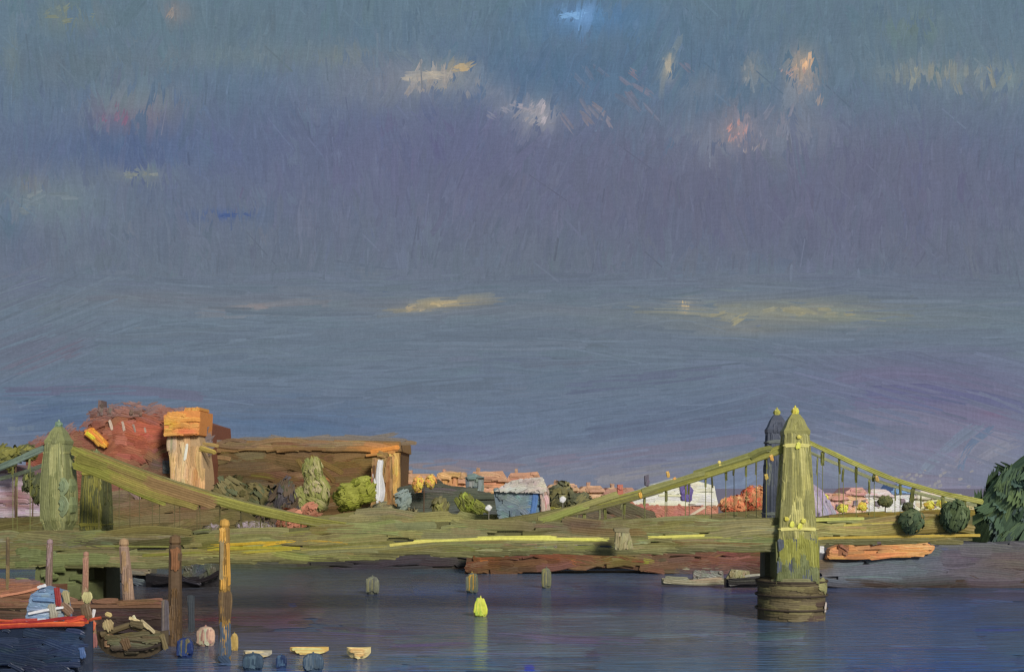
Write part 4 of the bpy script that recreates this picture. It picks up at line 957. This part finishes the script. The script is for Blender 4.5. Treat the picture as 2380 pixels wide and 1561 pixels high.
tree('bush', 'bright lime green bush before the warehouse', 'bush', [(812, 1155, 36, 32), (846, 1138, 26, 34)], 255, [(114, 118, 34), (104, 106, 34), (122, 124, 46)], ang=.3, spread=.3)
tree('tree', 'dark brown green tree at the left end of the warehouse', 'tree', [(540, 1160, 44, 50), (600, 1180, 46, 50)], 258, [(80, 76, 46), (66, 70, 46), (92, 84, 52)], ang=-.8, L=(40, 90), spread=.2)
tree('tree', 'dark slanting tree between the warehouse and the red brick patch', 'tree', [(660, 1165, 30, 50), (630, 1200, 30, 30)], 252, [(76, 64, 50), (66, 68, 48), (64, 60, 62)], ang=1.0, L=(36, 80), spread=.2)
tree('bush', 'dark thicket at the foot of the white striped chimney', 'bush', [(895, 1190, 40, 22), (935, 1200, 36, 20)], 250, [(92, 84, 60), (78, 76, 56), (104, 98, 66)], ang=.8)
tree('bush', 'small pale teal bush leaning beside the white striped chimney', 'bush', [(940, 1160, 16, 20)], 248, [(116, 126, 118), (104, 116, 112)], ang=.9, spread=.2)
tree('tree', 'little autumn orange tree against the dark hedge', 'tree', [(972, 1124, 13, 18), (1000, 1118, 14, 14)], 264, [(200, 140, 66), (214, 150, 50), (196, 120, 66)], ang=1.3, L=(12, 26), W=(5, 9))
tree('bush', 'small olive bush in front of the narrow tan tower', 'bush', [(1022, 1180, 18, 24)], 262, [(112, 110, 56), (92, 88, 56)], ang=1.0)
tree('bush', 'lime green slanting bush at the foot of the slate block', 'bush', [(1085, 1170, 16, 26), (1108, 1182, 18, 14)], 258, [(112, 122, 40), (98, 102, 42), (86, 88, 44)], ang=-.8, spread=.2)
tree('tree', 'dark green tree just right of the boathouse', 'tree', [(1300, 1152, 30, 34), (1345, 1170, 34, 26)], 262, [(78, 78, 56), (92, 88, 54), (70, 72, 54)], ang=.2)
tree('bush', 'olive sloping bush at the right foot of the boathouse', 'bush', [(1290, 1195, 32, 16)], 236, [(128, 128, 66), (138, 136, 64), (110, 112, 52)], ang=.35, spread=.12, L=(30, 60))
tree('tree', 'rust red autumn tree with an orange glow just left of the right tower', 'tree', [(1755, 1160, 38, 34), (1712, 1174, 40, 22)], 256, [(180, 110, 74), (168, 84, 58), (190, 130, 84), (140, 96, 60)], ang=.8, spread=.7, L=(14, 36))
tree('bush', 'deep red shrub beside the rust tree', 'bush', [(1826 - 1826 + 1832 - 8, 1170, 10, 10)], 252, [(160, 56, 34), (180, 80, 50)], ang=0, L=(10, 20), W=(5, 9), trunk=False)
DG = [(52, 66, 46), (44, 56, 40), (64, 76, 48), (36, 48, 50)]
tree('tree', 'large dark green tree filling the right edge', 'tree', [(2350, 1180, 66, 90), (2400, 1120, 70, 56), (2306, 1222, 46, 70), (2420, 1220, 70, 70)], 192, [(64, 82, 58), (56, 74, 56), (72, 88, 54), (52, 66, 62), (60, 80, 70)], ang=lambda u, v: 1.1, spread=.2, L=(70, 150), W=(22, 38))
tree('bush', 'smaller round dark green bush against the golden parapet', 'bush', [(2119, 1210, 30, 28)], 137.4, [(62, 76, 52), (52, 64, 46), (74, 84, 56)], gv=9.7, trunk=False, ang=1.2, L=(18, 34), W=(8, 14))
tree('bush', 'larger round dark green bush beside the big edge tree', 'tree', [(2218, 1198, 34, 38)], 137.2, [(60, 74, 50), (54, 66, 44), (68, 80, 50)], gv=9.7, trunk=False, ang=1.4, L=(20, 44), W=(9, 16), spread=.25)
tree('bush', 'tiny ragged dark bush before the blue roofed cottage', 'bush', [(2058, 1164, 18, 14)], 300, [(66, 72, 44), (84, 86, 50)], L=(8, 18), W=(4, 8), ang=.8, spread=1)
tree('bush', 'tiny dark bush before the buttery cottage', 'bush', [(2110, 1178, 14, 12)], 300, [(66, 70, 46), (58, 60, 46)], L=(8, 18), W=(4, 8), ang=.8, spread=1)
for u, v, lab in ((1912, 1158, 'slim yellow bush nearest the right tower'), (1958, 1180, 'small round yellow bush'), (2004, 1176, 'larger round yellow bush'), (2160, 1174, 'flat yellow bush before the cream cottage'), (2190, 1170, 'flat yellow bush before the buttery cottage'), (2284, 1180, 'orange yellow bush touching the big dark tree')):
    tree('bush', lab + ' by the pale cottages', 'bush', [(u, v, 12, 10)], 296 if u < 2250 else 206, [(206, 166, 50), (214, 180, 60), (190, 140, 44)], L=(10, 20), W=(5, 9), ang=.2, spread=.6, trunk=True, group='yellow bushes before the cottages')
tree('tree', 'dark olive tree at the left edge behind the side chain', 'tree', [(14, 1062, 34, 30), (60, 1052, 26, 18)], 268, [(88, 88, 42), (66, 68, 42), (102, 100, 46)], ang=.4)
tree('bush', 'dark green shrub hugging the left tower', 'bush', [(88, 1130, 18, 34), (66, 1118, 10, 26)], 252, [(72, 76, 48), (88, 90, 42), (60, 64, 44)], ang=1.2)
tree('bush', 'reddish brick coloured shrub leaning behind the deck left of centre', 'bush', [(680, 1210, 34, 28), (720, 1190, 20, 18)], 240, [(140, 90, 66), (150, 98, 74), (124, 84, 62)], ang=.6, spread=.2)
tree('bush', 'silvery lilac flowering shrubs behind the deck at left', 'bush', [(590, 1224, 44, 14), (500, 1228, 30, 10)], 236, [(124, 112, 116), (100, 92, 80), (86, 80, 56)], ang=.2, spread=.6, L=(8, 22), W=(4, 8))

# long smooth belts of planting along the bank
def belt(label, poly, Y, base, cf, accents=(), **kw):
    k = dict(L=(70, 170), W=(12, 22), ang=.0, spread=.12, cover=4, cj=5); k.update(kw)
    return bank('hedge', poly, Y, 5, base, cf, label, 'hedge', mat=M_LEAF, accents=accents, **k)
belt('olive brown undergrowth sloping beneath the red mansion block', [(-60, 1206), (110, 1200), (230, 1150), (330, 1140), (500, 1156), (620, 1226), (640, 1262), (-60, 1275)], 246, (88, 80, 46),
     field((98, 88, 52), [(60, 1230, 90, 30, (88, 88, 48), .8), (300, 1170, 60, 30, (106, 80, 58), .8), (420, 1190, 80, 30, (108, 88, 60), .8), (270, 1150, 40, 20, (104, 82, 80), .7), (220, 1225, 70, 10, (84, 92, 46), .8), (400, 1236, 150, 12, (74, 70, 42), .8), (230, 1180, 30, 20, (66, 78, 48), .6)]), ang=.08,
     accents=[([(285, 1150), (292, 1180)], 7, (176, 164, 110)), ([(300, 1128), (330, 1160)], 24, (122, 100, 92)), ([(390, 1232), (440, 1236)], 8, (40, 38, 34)), ([(436, 1228), (470, 1232)], 8, (112, 104, 60))])
belt('olive meadow strip left of the boathouse', [(690, 1206), (820, 1190), (1000, 1192), (1156, 1196), (1172, 1240), (690, 1250)], 242, (112, 108, 62),
     field((122, 118, 72), [(760, 1200, 50, 16, (124, 116, 88), .8), (900, 1200, 60, 10, (112, 108, 76), .8), (1050, 1215, 100, 14, (128, 128, 70), .8), (800, 1225, 100, 12, (108, 104, 56), .8)]))
belt('long dark green hedge below the orange houses', [(926, 1132), (960, 1124), (1020, 1122), (1100, 1136), (1150, 1150), (1170, 1206), (926, 1206)], 270, (70, 72, 62), field((74, 78, 68), [(960, 1170, 40, 16, (84, 88, 80), .7), (1110, 1190, 50, 14, (76, 80, 84), .8)]))
belt('dark mound of scrub sloping down behind the deck in mid span', [(1262, 1222), (1300, 1196), (1380, 1160), (1420, 1150), (1520, 1190), (1540, 1240), (1220, 1246)], 248, (82, 76, 56),
     field((90, 82, 62), [(1400, 1180, 50, 20, (78, 74, 58), .9), (1350, 1215, 80, 12, (88, 80, 66), .8), (1500, 1225, 40, 14, (96, 86, 50), .8)]), ang=lambda u, v: -.4 if v < 1196 and u > 1380 else -.1,
     accents=[([(1330, 1200), (1420, 1196), (1500, 1200)], 5, (112, 80, 62)), ([(1420, 1160), (1500, 1196)], 5, (136, 128, 84)), ([(1440, 1170), (1510, 1200)], 4, (52, 48, 40))])
belt('olive scrub left of the right tower', [(1520, 1212), (1590, 1200), (1700, 1192), (1780, 1186), (1800, 1240), (1520, 1246)], 246, (96, 88, 52), field((106, 96, 60), [(1740, 1200, 50, 16, (92, 88, 60), .9), (1600, 1222, 60, 10, (92, 82, 46), .8)]))
belt('golden olive planting along the right bank', [(1884, 1206), (1990, 1192), (2100, 1190), (2260, 1184), (2320, 1190), (2320, 1256), (1884, 1256)], 210, (112, 98, 36),
     field((122, 106, 40), [(1980, 1200, 60, 12, (112, 88, 40), .8), (2150, 1200, 80, 12, (116, 96, 44), .8), (1950, 1230, 60, 16, (132, 124, 60), .8)]))

# ------------------------------------------------------------------ mooring posts and things afloat
def gY(v): return H * FP / (v - CV)
def post(name, label, u, vt, vb, w, c, c2, Y=None, zlow=None, group=None, parts=(), accents=(), lean=0):
    Y = Y or gY(vb)
    s = Y / FP
    x = (u - CU) * s
    zt = H + (CV - vt) * s; zb = H + (CV - vb) * s
    if zlow is None: zlow = -1.0
    o = thing(name, label, 'post', (x, Y, zlow), group)
    m = Mesh()
    r = w * s / 2
    m.tube([(x, Y, zlow), (x + lean * s * .5, Y, (zt + zb) / 2), (x + lean * s, Y, zt - r * .4), (x + lean * s, Y, zt)], [r * 1.05, r, r * .9, r * .55], alb(c), k=10)
    f = MY(Y - r * 1.0)
    nseg = max(2, int((vb - vt) / 50))
    for k in range(nseg * 3):
        v = rng.uniform(vt + 4, vb - 14); l = rng.uniform(30, 70); off = rng.uniform(-.22, .22) * w
        q = np.clip(1 - (v - vt) / (vb - vt), 0, 1); uu = u + lean * q + off
        cc = np.array(c if rng.random() < .6 else c2, float) + rng.normal(0, 5)
        m.stroke(f, [(uu, max(vt + 2, v - l / 2)), (uu, v), (uu, min(vb, v + l / 2))], w * rng.uniform(.4, .65), np.clip(cc, 4, 240), c2=c2, lift=rng.uniform(.2, 1.2), relief=.4)
    acc(m, f, accents, lift=2.0)
    m.build('shaft', M_WOOD, o)
    m = Mesh()
    m.lathe(x + lean * s, Y, [(r * .7, zt - .1), (r * .9, zt + .15 * r), (r * .75, zt + r), (.02, zt + r * 1.3)], alb(c2), k=10)
    m.build('cap', M_WOOD, o)
    return o
gp = 'timber mooring posts at the left'
post('mooring_pile', 'tallest pile with a pale round knob and golden top', 522, 1222, 1538, 27, (132, 102, 48), (176, 134, 54), group='tall mooring piles', accents=[([(524, 1370), (524, 1450)], 30, (88, 70, 48), (104, 84, 50)), ([(524, 1440), (523, 1530)], 28, (62, 76, 92), (84, 76, 66)), ([(516, 1250), (515, 1350)], 9, (136, 120, 84)), ([(530, 1260), (532, 1362)], 9, (176, 130, 44)), ([(510, 1520), (536, 1545)], 22, (44, 60, 80))])
post('mooring_pile', 'thick brown pile left of the knobbed one', 407, 1262, 1500, 32, (86, 68, 48), (98, 76, 48), group='tall mooring piles', accents=[([(452 - 44, 1270), (408, 1330)], 22, (122, 82, 50)), ([(444, 1380), (446, 1470)], 16, (70, 76, 80)), ([(384, 1390), (386, 1480)], 18, (86, 80, 84), (100, 88, 70))])
for (u, vt, vb, w, c, c2, lab, lean) in ((18, 1252, 1402, 9, (98, 84, 62), (110, 96, 64), 'thin olive post at the far left edge', 0), (112, 1262, 1402, 16, (116, 96, 84), (140, 116, 116), 'mauve post above the blue and white cabin', 4), (197, 1290, 1402, 15, (140, 116, 88), (150, 112, 92), 'short pinkish post between two taller ones', 3),
                                     (300, 1266, 1402, 26, (136, 112, 94), (150, 122, 88), 'broad pinkish grey post curving at its foot', -12)):
    post('mooring_post', lab, u, vt, vb, w, c, c2, Y=134.5, zlow=2.4, group=gp, lean=lean)

def hull_mesh(m, fm, u0, u1, vt, vb, Y, beam, c, sheer=6, canoe=False):
    """boat hull: lofted sections from stern to bow"""
    s = Y / FP
    n = 14
    rows = []
    for i in range(n):
        t = i / (n - 1)
        u = u0 + (u1 - u0) * t
        fb = math.sin(math.pi * min(1, max(.0, (t + .25) / 1.25) if t < .5 else 1)) if False else 1
        half = beam / 2 * (min(1, .72 + t) if t < .5 else 1 - max(0, (t - .55) / .45) ** 2 * .96)
        zt = H + (CV - (vt - sheer * (2 * t - 1) ** 2 - (sheer if t > .6 else 0) * (t - .6))) * s
        if canoe: half = beam / 2 * max(.04, math.sin(math.pi * t) ** .6)
        zb = max(H + (CV - vb) * s, -0.5)
        if canoe: zb = zb + (zt - zb) * .5 * abs(2 * t - 1) ** 3
        x = (u - CU) * s
        prof = [(-half, zt), (-half * .92, (zt + zb) / 2), (-half * .55, zb), (half * .55, zb), (half * .92, (zt + zb) / 2), (half, zt)]
        rows.append([(x, Y + a, z) for a, z in prof])
    P = np.array(rows)
    m.grid(P, np.tile(alb(c), P.shape[:2] + (1,)))
    k = 6
    dk = [P[i, 0] for i in range(n)] + [P[i, 5] for i in range(n)]
    dk = np.array(dk); dk[:, 2] -= .12
    m.add(dk, [(i, i + 1, n + i + 1, n + i) for i in range(n - 1)], alb(np.array(c) * .9))
    m.add(P[0], [(5, 4, 3, 2, 1, 0)], alb(c))

# blue hulled boat, lower left
Yb = 101.0
bo = thing('motor_boat', 'dark blue boat with an orange red gunwale and a pale cabin at lower left', 'boat', (float((90 - CU) * Yb / FP), Yb, 0))
m = Mesh(); f = MY(Yb - 1.7)
hull_mesh(m, f, -70, 216, 1452, 1580, Yb, 3.2, (26, 36, 54), sheer=7)
fill(m, f, [(-30, 1462), (196, 1462), (206, 1500), (180, 1560), (120, 1600), (-30, 1600)], field((32, 44, 64), [(160, 1500, 40, 40, (38, 58, 92), .6), (60, 1540, 80, 30, (24, 34, 52), .7)]), L=(60, 130), W=(12, 22), ang=-.08, spread=.15, cover=4, cj=4)
acc(m, f, [([(190, 1500), (196, 1530)], 14, (60, 84, 124)), ([(20, 1540), (60, 1560)], 10, (30, 40, 60))], lift=5)
m.build('hull', M_BOAT, bo)
m = Mesh()
acc(m, f, [([(-40, 1456), (60, 1450), (200, 1448)], 13, (196, 90, 36), (150, 40, 30)), ([(-40, 1450), (80, 1446), (180, 1430), (205, 1440)], 8, (140, 34, 34), (190, 70, 30)), ([(20, 1448), (120, 1448)], 5, (226, 144, 66)), ([(150, 1446), (200, 1432)], 12, (186, 66, 34)), ([(30, 1440), (90, 1438)], 6, (160, 60, 50))], lift=4)
A = MY(Yb - 1.62)
W_ = A(np.linspace(-60, 205, 8), np.array([1449, 1452, 1453, 1453, 1452, 1451, 1450, 1444.]), np.zeros(8)); m.tube(W_, .16, alb((196, 84, 36)), k=6)
W_ = W_.copy(); W_[:, 1] += 3.1; m.tube(W_, .14, alb((170, 70, 36)), k=6)
m.build('gunwale', M_BOAT, bo, label='bright orange red gunwale')
m = Mesh()
cab = [(58, 1442), (70, 1382), (96, 1366), (140, 1376), (150, 1442)]
m.prism(cab, Yb - .9, 1.8, alb((100, 124, 150)))
fill(m, MY(Yb - 1.1), cab, field((104, 128, 154), [(90, 1398, 30, 10, (112, 134, 156), .8), (100, 1420, 40, 8, (170, 176, 196), .9), (130, 1420, 16, 14, (150, 146, 130), .9)]), L=(24, 60), W=(8, 13), spread=.15, cover=4)
acc(m, MY(Yb - 1.3), [([(66, 1425), (120, 1414), (150, 1410)], 6, (210, 208, 222)), ([(60, 1440), (110, 1438)], 6, (180, 186, 206)), ([(120, 1400), (128, 1440)], 18, (146, 142, 124)), ([(90, 1364), (110, 1358)], 7, (226, 220, 224)), ([(76, 1390), (130, 1394)], 8, (96, 126, 160))], lift=3)
m.build('cabin', M_BOAT, bo)
m = Mesh()
acc(m, MY(Yb - 1.2), [([(132, 1362), (138, 1410)], 15, (126, 40, 38), (170, 70, 60)), ([(150, 1370), (158, 1404)], 16, (146, 136, 96), (110, 100, 80)), ([(140, 1400), (170, 1426)], 20, (110, 86, 66)), ([(205, 1372), (200, 1402)], 24, (172, 164, 108), (120, 110, 80)), ([(196, 1400), (206, 1440)], 22, (96, 78, 56))], lift=2)
for a, b, c in ((136, 1400, (126, 46, 40)), (156, 1400, (140, 130, 92)), (202, 1400, (160, 150, 100))):
    p = at(a, b, Yb - .9); m.tube([(p[0], p[1], p[2] - 1.4), (p[0], p[1], p[2] + .9)], .22, alb(c), k=8)
m.build('deck_gear', M_BOAT, bo)

# brown clinker dinghy
Yd = 108.5
bo = thing('dinghy', 'weathered brown open dinghy between the blue boat and the brown pile', 'boat', (float((310 - CU) * Yd / FP), Yd, 0))
m = Mesh(); f = MY(Yd - 1.05)
hull_mesh(m, f, 226, 392, 1474, 1526, Yd, 2.0, (70, 60, 44), sheer=8, canoe=True)
fill(m, f, [(240, 1474), (370, 1468), (384, 1478), (352, 1512), (280, 1518), (250, 1500)], field((84, 76, 50), [(300, 1496, 60, 10, (96, 104, 84), .7), (280, 1510, 60, 8, (44, 38, 34), .8)]), L=(40, 90), W=(8, 15), spread=.12, cover=4)
acc(m, f, [([(300, 1508), (340, 1510), (376, 1494)], 6, (48, 40, 34)), ([(288, 1480), (300, 1512)], 22, (92, 72, 48), (70, 60, 44)), ([(376, 1470), (388, 1510)], 12, (104, 92, 60))], lift=4)
m.build('hull', M_WOOD, bo)
m = Mesh()
acc(m, MY(Yd - 1.1), [([(248, 1436), (256, 1468)], 26, (146, 128, 88), (170, 156, 110)), ([(300, 1434), (320, 1440), (350, 1460)], 8, (190, 172, 124)), ([(310, 1428), (316, 1440)], 6, (206, 190, 150)), ([(326, 1440), (362, 1470)], 9, (160, 146, 110)), ([(300, 1446), (340, 1452)], 18, (88, 78, 52)), ([(214, 1440), (212, 1466)], 20, (186, 92, 60), (150, 80, 70)),
                     ([(220, 1414), (216, 1436)], 7, (214, 190, 186)), ([(244, 1424), (262, 1430)], 10, (176, 156, 100)), ([(212, 1466), (214, 1510)], 26, (130, 84, 80), (110, 90, 80))], lift=2)
m.tube([at(236, 1474, Yd - .6), at(300, 1452, Yd - .5), at(372, 1474, Yd - .6)], .3, alb((92, 80, 54)), k=8)
for u, w_ in ((252, .45), (214, .4)):
    p = at(u, 1460, Yd - .4); m.lathe(p[0], p[1], [(w_ * .8, p[2] - 1.6), (w_, p[2] - .6), (w_ * .8, p[2] + .6), (.1, p[2] + .9)], alb((140, 110, 80)), k=10)
m.build('cargo', M_WOOD, bo)
# dark barge between the piles and the pontoon
Yg = 186.0
bo = thing('barge', 'black hulled barge with raised ends moored behind the two tall piles', 'boat', (float((430 - CU) * Yg / FP), Yg, 0))
m = Mesh(); f = MY(Yg - 2.2)
hull_mesh(m, f, 345, 515, 1338, 1368, Yg, 4.0, (30, 28, 30), sheer=6)
acc(m, f, [([(355, 1352), (380, 1356), (405, 1346)], 7, (24, 20, 22)), ([(418, 1340), (450, 1354), (480, 1350), (514, 1326)], 10, (28, 22, 24), (60, 56, 60)), ([(420, 1344), (470, 1356)], 9, (40, 38, 46))], lift=3)
m.build('hull', M_BOAT, bo)
m = Mesh()
cb = [(424, 1342), (428, 1302), (446, 1296), (500, 1310), (504, 1338), (470, 1348)]
m.prism(cb, Yg - 1.4, 3, alb((70, 72, 60)))
fill(m, MY(Yg - 1.6), cb, field((78, 78, 60), [(462, 1322, 16, 24, (62, 68, 76), 1)]), L=(20, 40), W=(9, 16), ang=1.0, spread=.5, cover=4)
m.build('deckhouse', M_BOAT, bo)
bo = thing('barge', 'grey blue barge lying behind the broad pinkish post', 'boat', (float((320 - CU) * 190 / FP), 190, 0))
m = Mesh(); f = MY(190 - 2.2)
hull_mesh(m, f, 120, 345, 1334, 1362, 190, 4.0, (48, 52, 58), sheer=4)
fill(m, f, rect(190, 1334, 340, 1362), field((58, 62, 66), [(330, 1350, 30, 20, (84, 94, 98), .9), (220, 1345, 30, 16, (48, 48, 64), .9)]), L=(40, 90), W=(9, 16), ang=-.3, spread=.1, cover=3.5)
m.build('hull', M_BOAT, bo)
m = Mesh(); cb = rect(230, 1300, 352, 1334)
m.prism(cb, 188.4, 3, alb((104, 98, 78))); fill(m, MY(188.1), cb, field((116, 106, 84), [(240, 1316, 30, 20, (74, 70, 52), .9)]), L=(40, 80), W=(8, 14), ang=-.03, spread=.05, cover=3.5)
m.build('deckhouse', M_BOAT, bo)
# timber jetty at the left, carrying the mooring posts
YJ = 133.0
bo = thing('jetty', 'russet and dark brown timber jetty at the left behind the blue boat', 'jetty', (float((150 - CU) * YJ / FP), YJ, 0))
m = Mesh()
zj = 2.5
m.box((-120 - CU) * YJ / FP, YJ, zj - .4, (385 - CU) * YJ / FP, YJ + 6, zj, alb((104, 76, 56)))
pj = MY(YJ - .05)
fill(m, pj, rect(-60, 1392, 384, 1404), (112, 80, 58), L=(50, 120), W=(6, 10), ang=.02, spread=.05, cover=4)
m.build('deck', M_WOOD, bo)
m = Mesh(); m.box((-60 - CU) * YJ / FP, YJ + 1.4, zj, (118 - CU) * YJ / FP, YJ + 5, zj + 1.9, alb((112, 78, 56)))
pl_ = [(-60, 1346), (100, 1350), (112, 1372), (90, 1390), (-60, 1394)]
fill(m, MY(YJ + 1.3), pl_, field((130, 88, 64), [(60, 1348, 60, 6, (98, 82, 86), .8), (20, 1388, 60, 6, (90, 66, 50), .8)]), L=(50, 110), W=(7, 13), ang=.12, spread=.06, cover=4)
acc(m, MY(YJ + 1.2), [([(0, 1384), (60, 1376), (100, 1362)], 6, (176, 120, 90)), ([(86, 1366), (98, 1360)], 6, (220, 214, 216))], lift=2)
m.build('stacked_planks', M_WOOD, bo)
m = Mesh(); m.box((-120 - CU) * YJ / FP, YJ + .3, -1, (382 - CU) * YJ / FP, YJ + 5.6, zj - .4, alb((56, 44, 38)))
fill(m, MY(YJ + .2), rect(-60, 1402, 376, 1448), field((66, 50, 42), [(280, 1420, 100, 20, (60, 44, 42), .8), (60, 1420, 60, 20, (82, 66, 48), .7)]), L=(70, 160), W=(9, 16), ang=.0, spread=.05, cover=4)
m.build('fascia', M_WOOD, bo)

# buoys
def buoy(label, u, vt, vb, w, cols, group=None, cat='buoy', name='mooring_buoy', fat=False):
    Y = gY(vb); s = Y / FP; x = (u - CU) * s; hgt = (vb - vt) * s; r = w * s / 2
    o = thing(name, label, cat, (x, Y, 0), group)
    m = Mesh()
    m.lathe(x, Y, ([(r * .7, -.2), (r * .96, .2 * hgt), (r, .5 * hgt), (r * .92, .75 * hgt), (r * .6, .93 * hgt), (.03, hgt)] if fat else [(r * .6, -.2), (r * .95, .15 * hgt), (r, .35 * hgt), (r * .8, .6 * hgt), (r * .45, .85 * hgt), (.03, hgt)]), alb(cols[0]), k=14)
    f = MY(Y - r)
    for k in range(7):
        a = (k / 6 - .5) * .62 * w
        m.stroke(f, [(u + a, vb - rng.uniform(0, 8)), (u + a * .9 - 1, (vt + vb) / 2), (u + a * (.9 if fat else .3), vt + rng.uniform(0, 8))], w * .34, np.array(cols[k % len(cols)]) + rng.normal(0, 6), relief=.10, jit=.05, lift=.6 + .2 * k, bw=3.5)
    m.build('float', M_BOAT, o)
    m = Mesh(); m.tube([(x, Y, hgt * .9), (x, Y, hgt * 1.06)], r * .08, alb(cols[-1]), k=6)
    m.build('top_mark', M_BOAT, o)
buoy('lime yellow pear shaped buoy floating in mid river', 1117, 1386, 1432, 34, [(196, 204, 60), (160, 182, 56), (206, 214, 80)])
gb = 'grey green buoys on the far side of the river'
buoy('leftmost of the three grey green buoys', 866, 1338, 1380, 32, [(112, 114, 92), (126, 124, 84), (96, 98, 88)], gb, fat=True)
buoy('grey green buoy with an orange foot above the lime buoy', 1097, 1330, 1378, 30, [(96, 102, 84), (112, 112, 76), (176, 140, 50)], gb, fat=True)
buoy('rightmost of the three grey green buoys', 1270, 1318, 1366, 24, [(104, 106, 78), (126, 122, 76), (92, 94, 80)], gb, fat=True)
buoy('pink and cream fat buoy left of the knobbed pile', 478, 1454, 1500, 44, [(204, 164, 136), (222, 190, 150), (176, 130, 116)], fat=True)
buoy('small mustard buoy right of the knobbed pile', 545, 1470, 1512, 18, [(172, 146, 80), (150, 124, 60)], fat=True)
buoy('dark blue buoy at the foot of the brown pile', 430, 1480, 1526, 40, [(28, 46, 92), (48, 70, 96), (90, 84, 60)], fat=True)
# floating boats low down
def skiff(label, u0, u1, v, w, c, c2, group='small pale skiffs near the bottom edge'):
    Y = gY(v + w / 2); s = Y / FP
    o = thing('skiff', label, 'boat', (float(((u0 + u1) / 2 - CU) * s), Y, 0), group)
    m = Mesh(); f = MY(Y - .8)
    hull_mesh(m, f, u0, u1, v - w * .5, v + w * .45, Y, 1.4, c, sheer=w * .12, canoe=True)
    for k in range(4):
        vv_ = v + (k - 1.5) * w * .22
        m.stroke(f, [(u0 + 2 + 5 * k, vv_), (u1 - 3 - 6 * abs(k - 1), vv_ + 1)], w * .42, np.array(c if k % 2 else c2) + rng.normal(0, 6), relief=.2, taper=1.2, rag=1.0, lift=1 + k * .2, bw=3.5)
    m.build('hull', M_BOAT, o)
    m = Mesh(); p = at((u0 + u1) / 2, v - w * .4, Y); m.box(p[0] - .12, Y - .6, p[2] - .08, p[0] + .12, Y + .6, p[2], alb(c2)); m.build('thwart', M_BOAT, o)
skiff('ochre lipped pale skiff, rightmost of the low row', 806, 862, 1518, 24, (206, 178, 120), (186, 150, 90))
skiff('ragged ochre skiff in the middle of the low row', 674, 764, 1512, 15, (190, 158, 84), (206, 180, 110))
skiff('grey white skiff nearest the knobbed pile', 566, 632, 1520, 15, (156, 150, 130), (180, 164, 120))
buoy('round dull blue buoy beneath the grey white skiff', 588, 1516, 1556, 50, [(50, 68, 84), (64, 84, 96)], fat=True)
buoy('deep blue small buoy between two skiffs', 654, 1520, 1552, 26, [(32, 50, 84), (60, 86, 110)], fat=True)
buoy('dull grey blue buoy under the ragged ochre skiff', 728, 1516, 1558, 50, [(62, 80, 96), (74, 88, 98)], fat=True)
# pale moorings by the right bank
bo = thing('punt', 'long pale punt moored before the red river wall near the right tower', 'boat', (float((1600 - CU) * gY(1362) / FP), gY(1362), 0))
m = Mesh(); Yp = gY(1362); f = MY(Yp - .9)
hull_mesh(m, f, 1538, 1700, 1345, 1358, Yp, 1.8, (124, 120, 96), sheer=2)
acc(m, f, [([(1540, 1348), (1620, 1356), (1690, 1350)], 12, (134, 128, 100)), ([(1545, 1342), (1600, 1344)], 8, (124, 124, 98)), ([(1600, 1352), (1680, 1346)], 12, (150, 132, 104))], lift=2)
m.build('hull', M_BOAT, bo)
m = Mesh(); cb = rect(1612, 1326, 1680, 1346); m.prism(cb, Yp + .1, .8, alb((104, 104, 96))); fill(m, MY(Yp - .1), cb, (108, 108, 98), L=(20, 40), W=(7, 12), cover=4); m.build('cover', M_BOAT, bo)
bo = thing('work_boat', 'small black work boat moored against the pier on its left', 'boat', (float((1730 - CU) * gY(1370) / FP), gY(1370), 0))
m = Mesh(); Yp = gY(1370); f = MY(Yp - .9)
hull_mesh(m, f, 1684, 1790, 1346, 1364, Yp, 1.8, (30, 30, 28), sheer=3)
acc(m, f, [([(1690, 1352), (1740, 1350), (1790, 1346)], 18, (32, 30, 28), (60, 62, 44)), ([(1730, 1338), (1770, 1334)], 5, (140, 138, 120))], lift=2)
m.build('hull', M_BOAT, bo)
m = Mesh(); cb = [(1688, 1346), (1700, 1322), (1740, 1326), (1744, 1346)]; m.prism(cb, Yp + .1, .8, alb((124, 118, 84))); fill(m, MY(Yp - .1), cb, (132, 126, 88), L=(14, 28), W=(6, 10), ang=1.5, cover=4); m.build('cabin', M_BOAT, bo)
# pale sentry box on the deck
bo = thing('kiosk', 'pale cream leaning kiosk standing on the bridge deck', 'kiosk', at(1446, 1270, 135))
m = Mesh(); cb = [(1432, 1234), (1460, 1230), (1472, 1276), (1428, 1276)]; m.prism(cb, 136, 1.2, alb((136, 128, 92)))
fill(m, MY(135.8), cb, (146, 138, 98), L=(20, 44), W=(6, 11), ang=1.5, spread=.1, cover=4, jit=.16); m.build('body', M_PAINT, bo)
m = Mesh(); m.prism(rect(1428, 1226, 1462, 1236), 135.7, 1.6, alb((120, 112, 80))); m.build('roof', M_PAINT, bo)
# small lamps on the far quay
for u, v, lab in ((1308, 1162, 'white globe quay lamp right of the boathouse'), (1136, 1182, 'white quay lamp left of the boathouse')):
    o = thing('quay_lamp', lab, 'lamp', (float((u - CU) * 231 / FP), 231, GZ), 'white lamps along the quay')
    m = Mesh(); p = at(u, v, 231); m.tube([(p[0], 231, GZ), (p[0], 231, p[2])], .09, alb((120, 116, 100)), k=6); m.build('pole', M_IRON, o)
    m = Mesh(); m.lathe(p[0], 231, [(.1, p[2] - .4), (.6, p[2]), (.7, p[2] + .35), (.2, p[2] + .8)], alb((206, 196, 176)), k=10)
    m.stroke(MY(230.2), [(u - 6, v + 4), (u + 6, v - 8)], 12, (220, 212, 200), lift=1, bw=4); m.build('globe', M_PAINT, o)

# tidy names: every tower part is called tower
for o in list(COL.objects):
    if o.name == 'white_column': o.name = 'highlit_chimney'
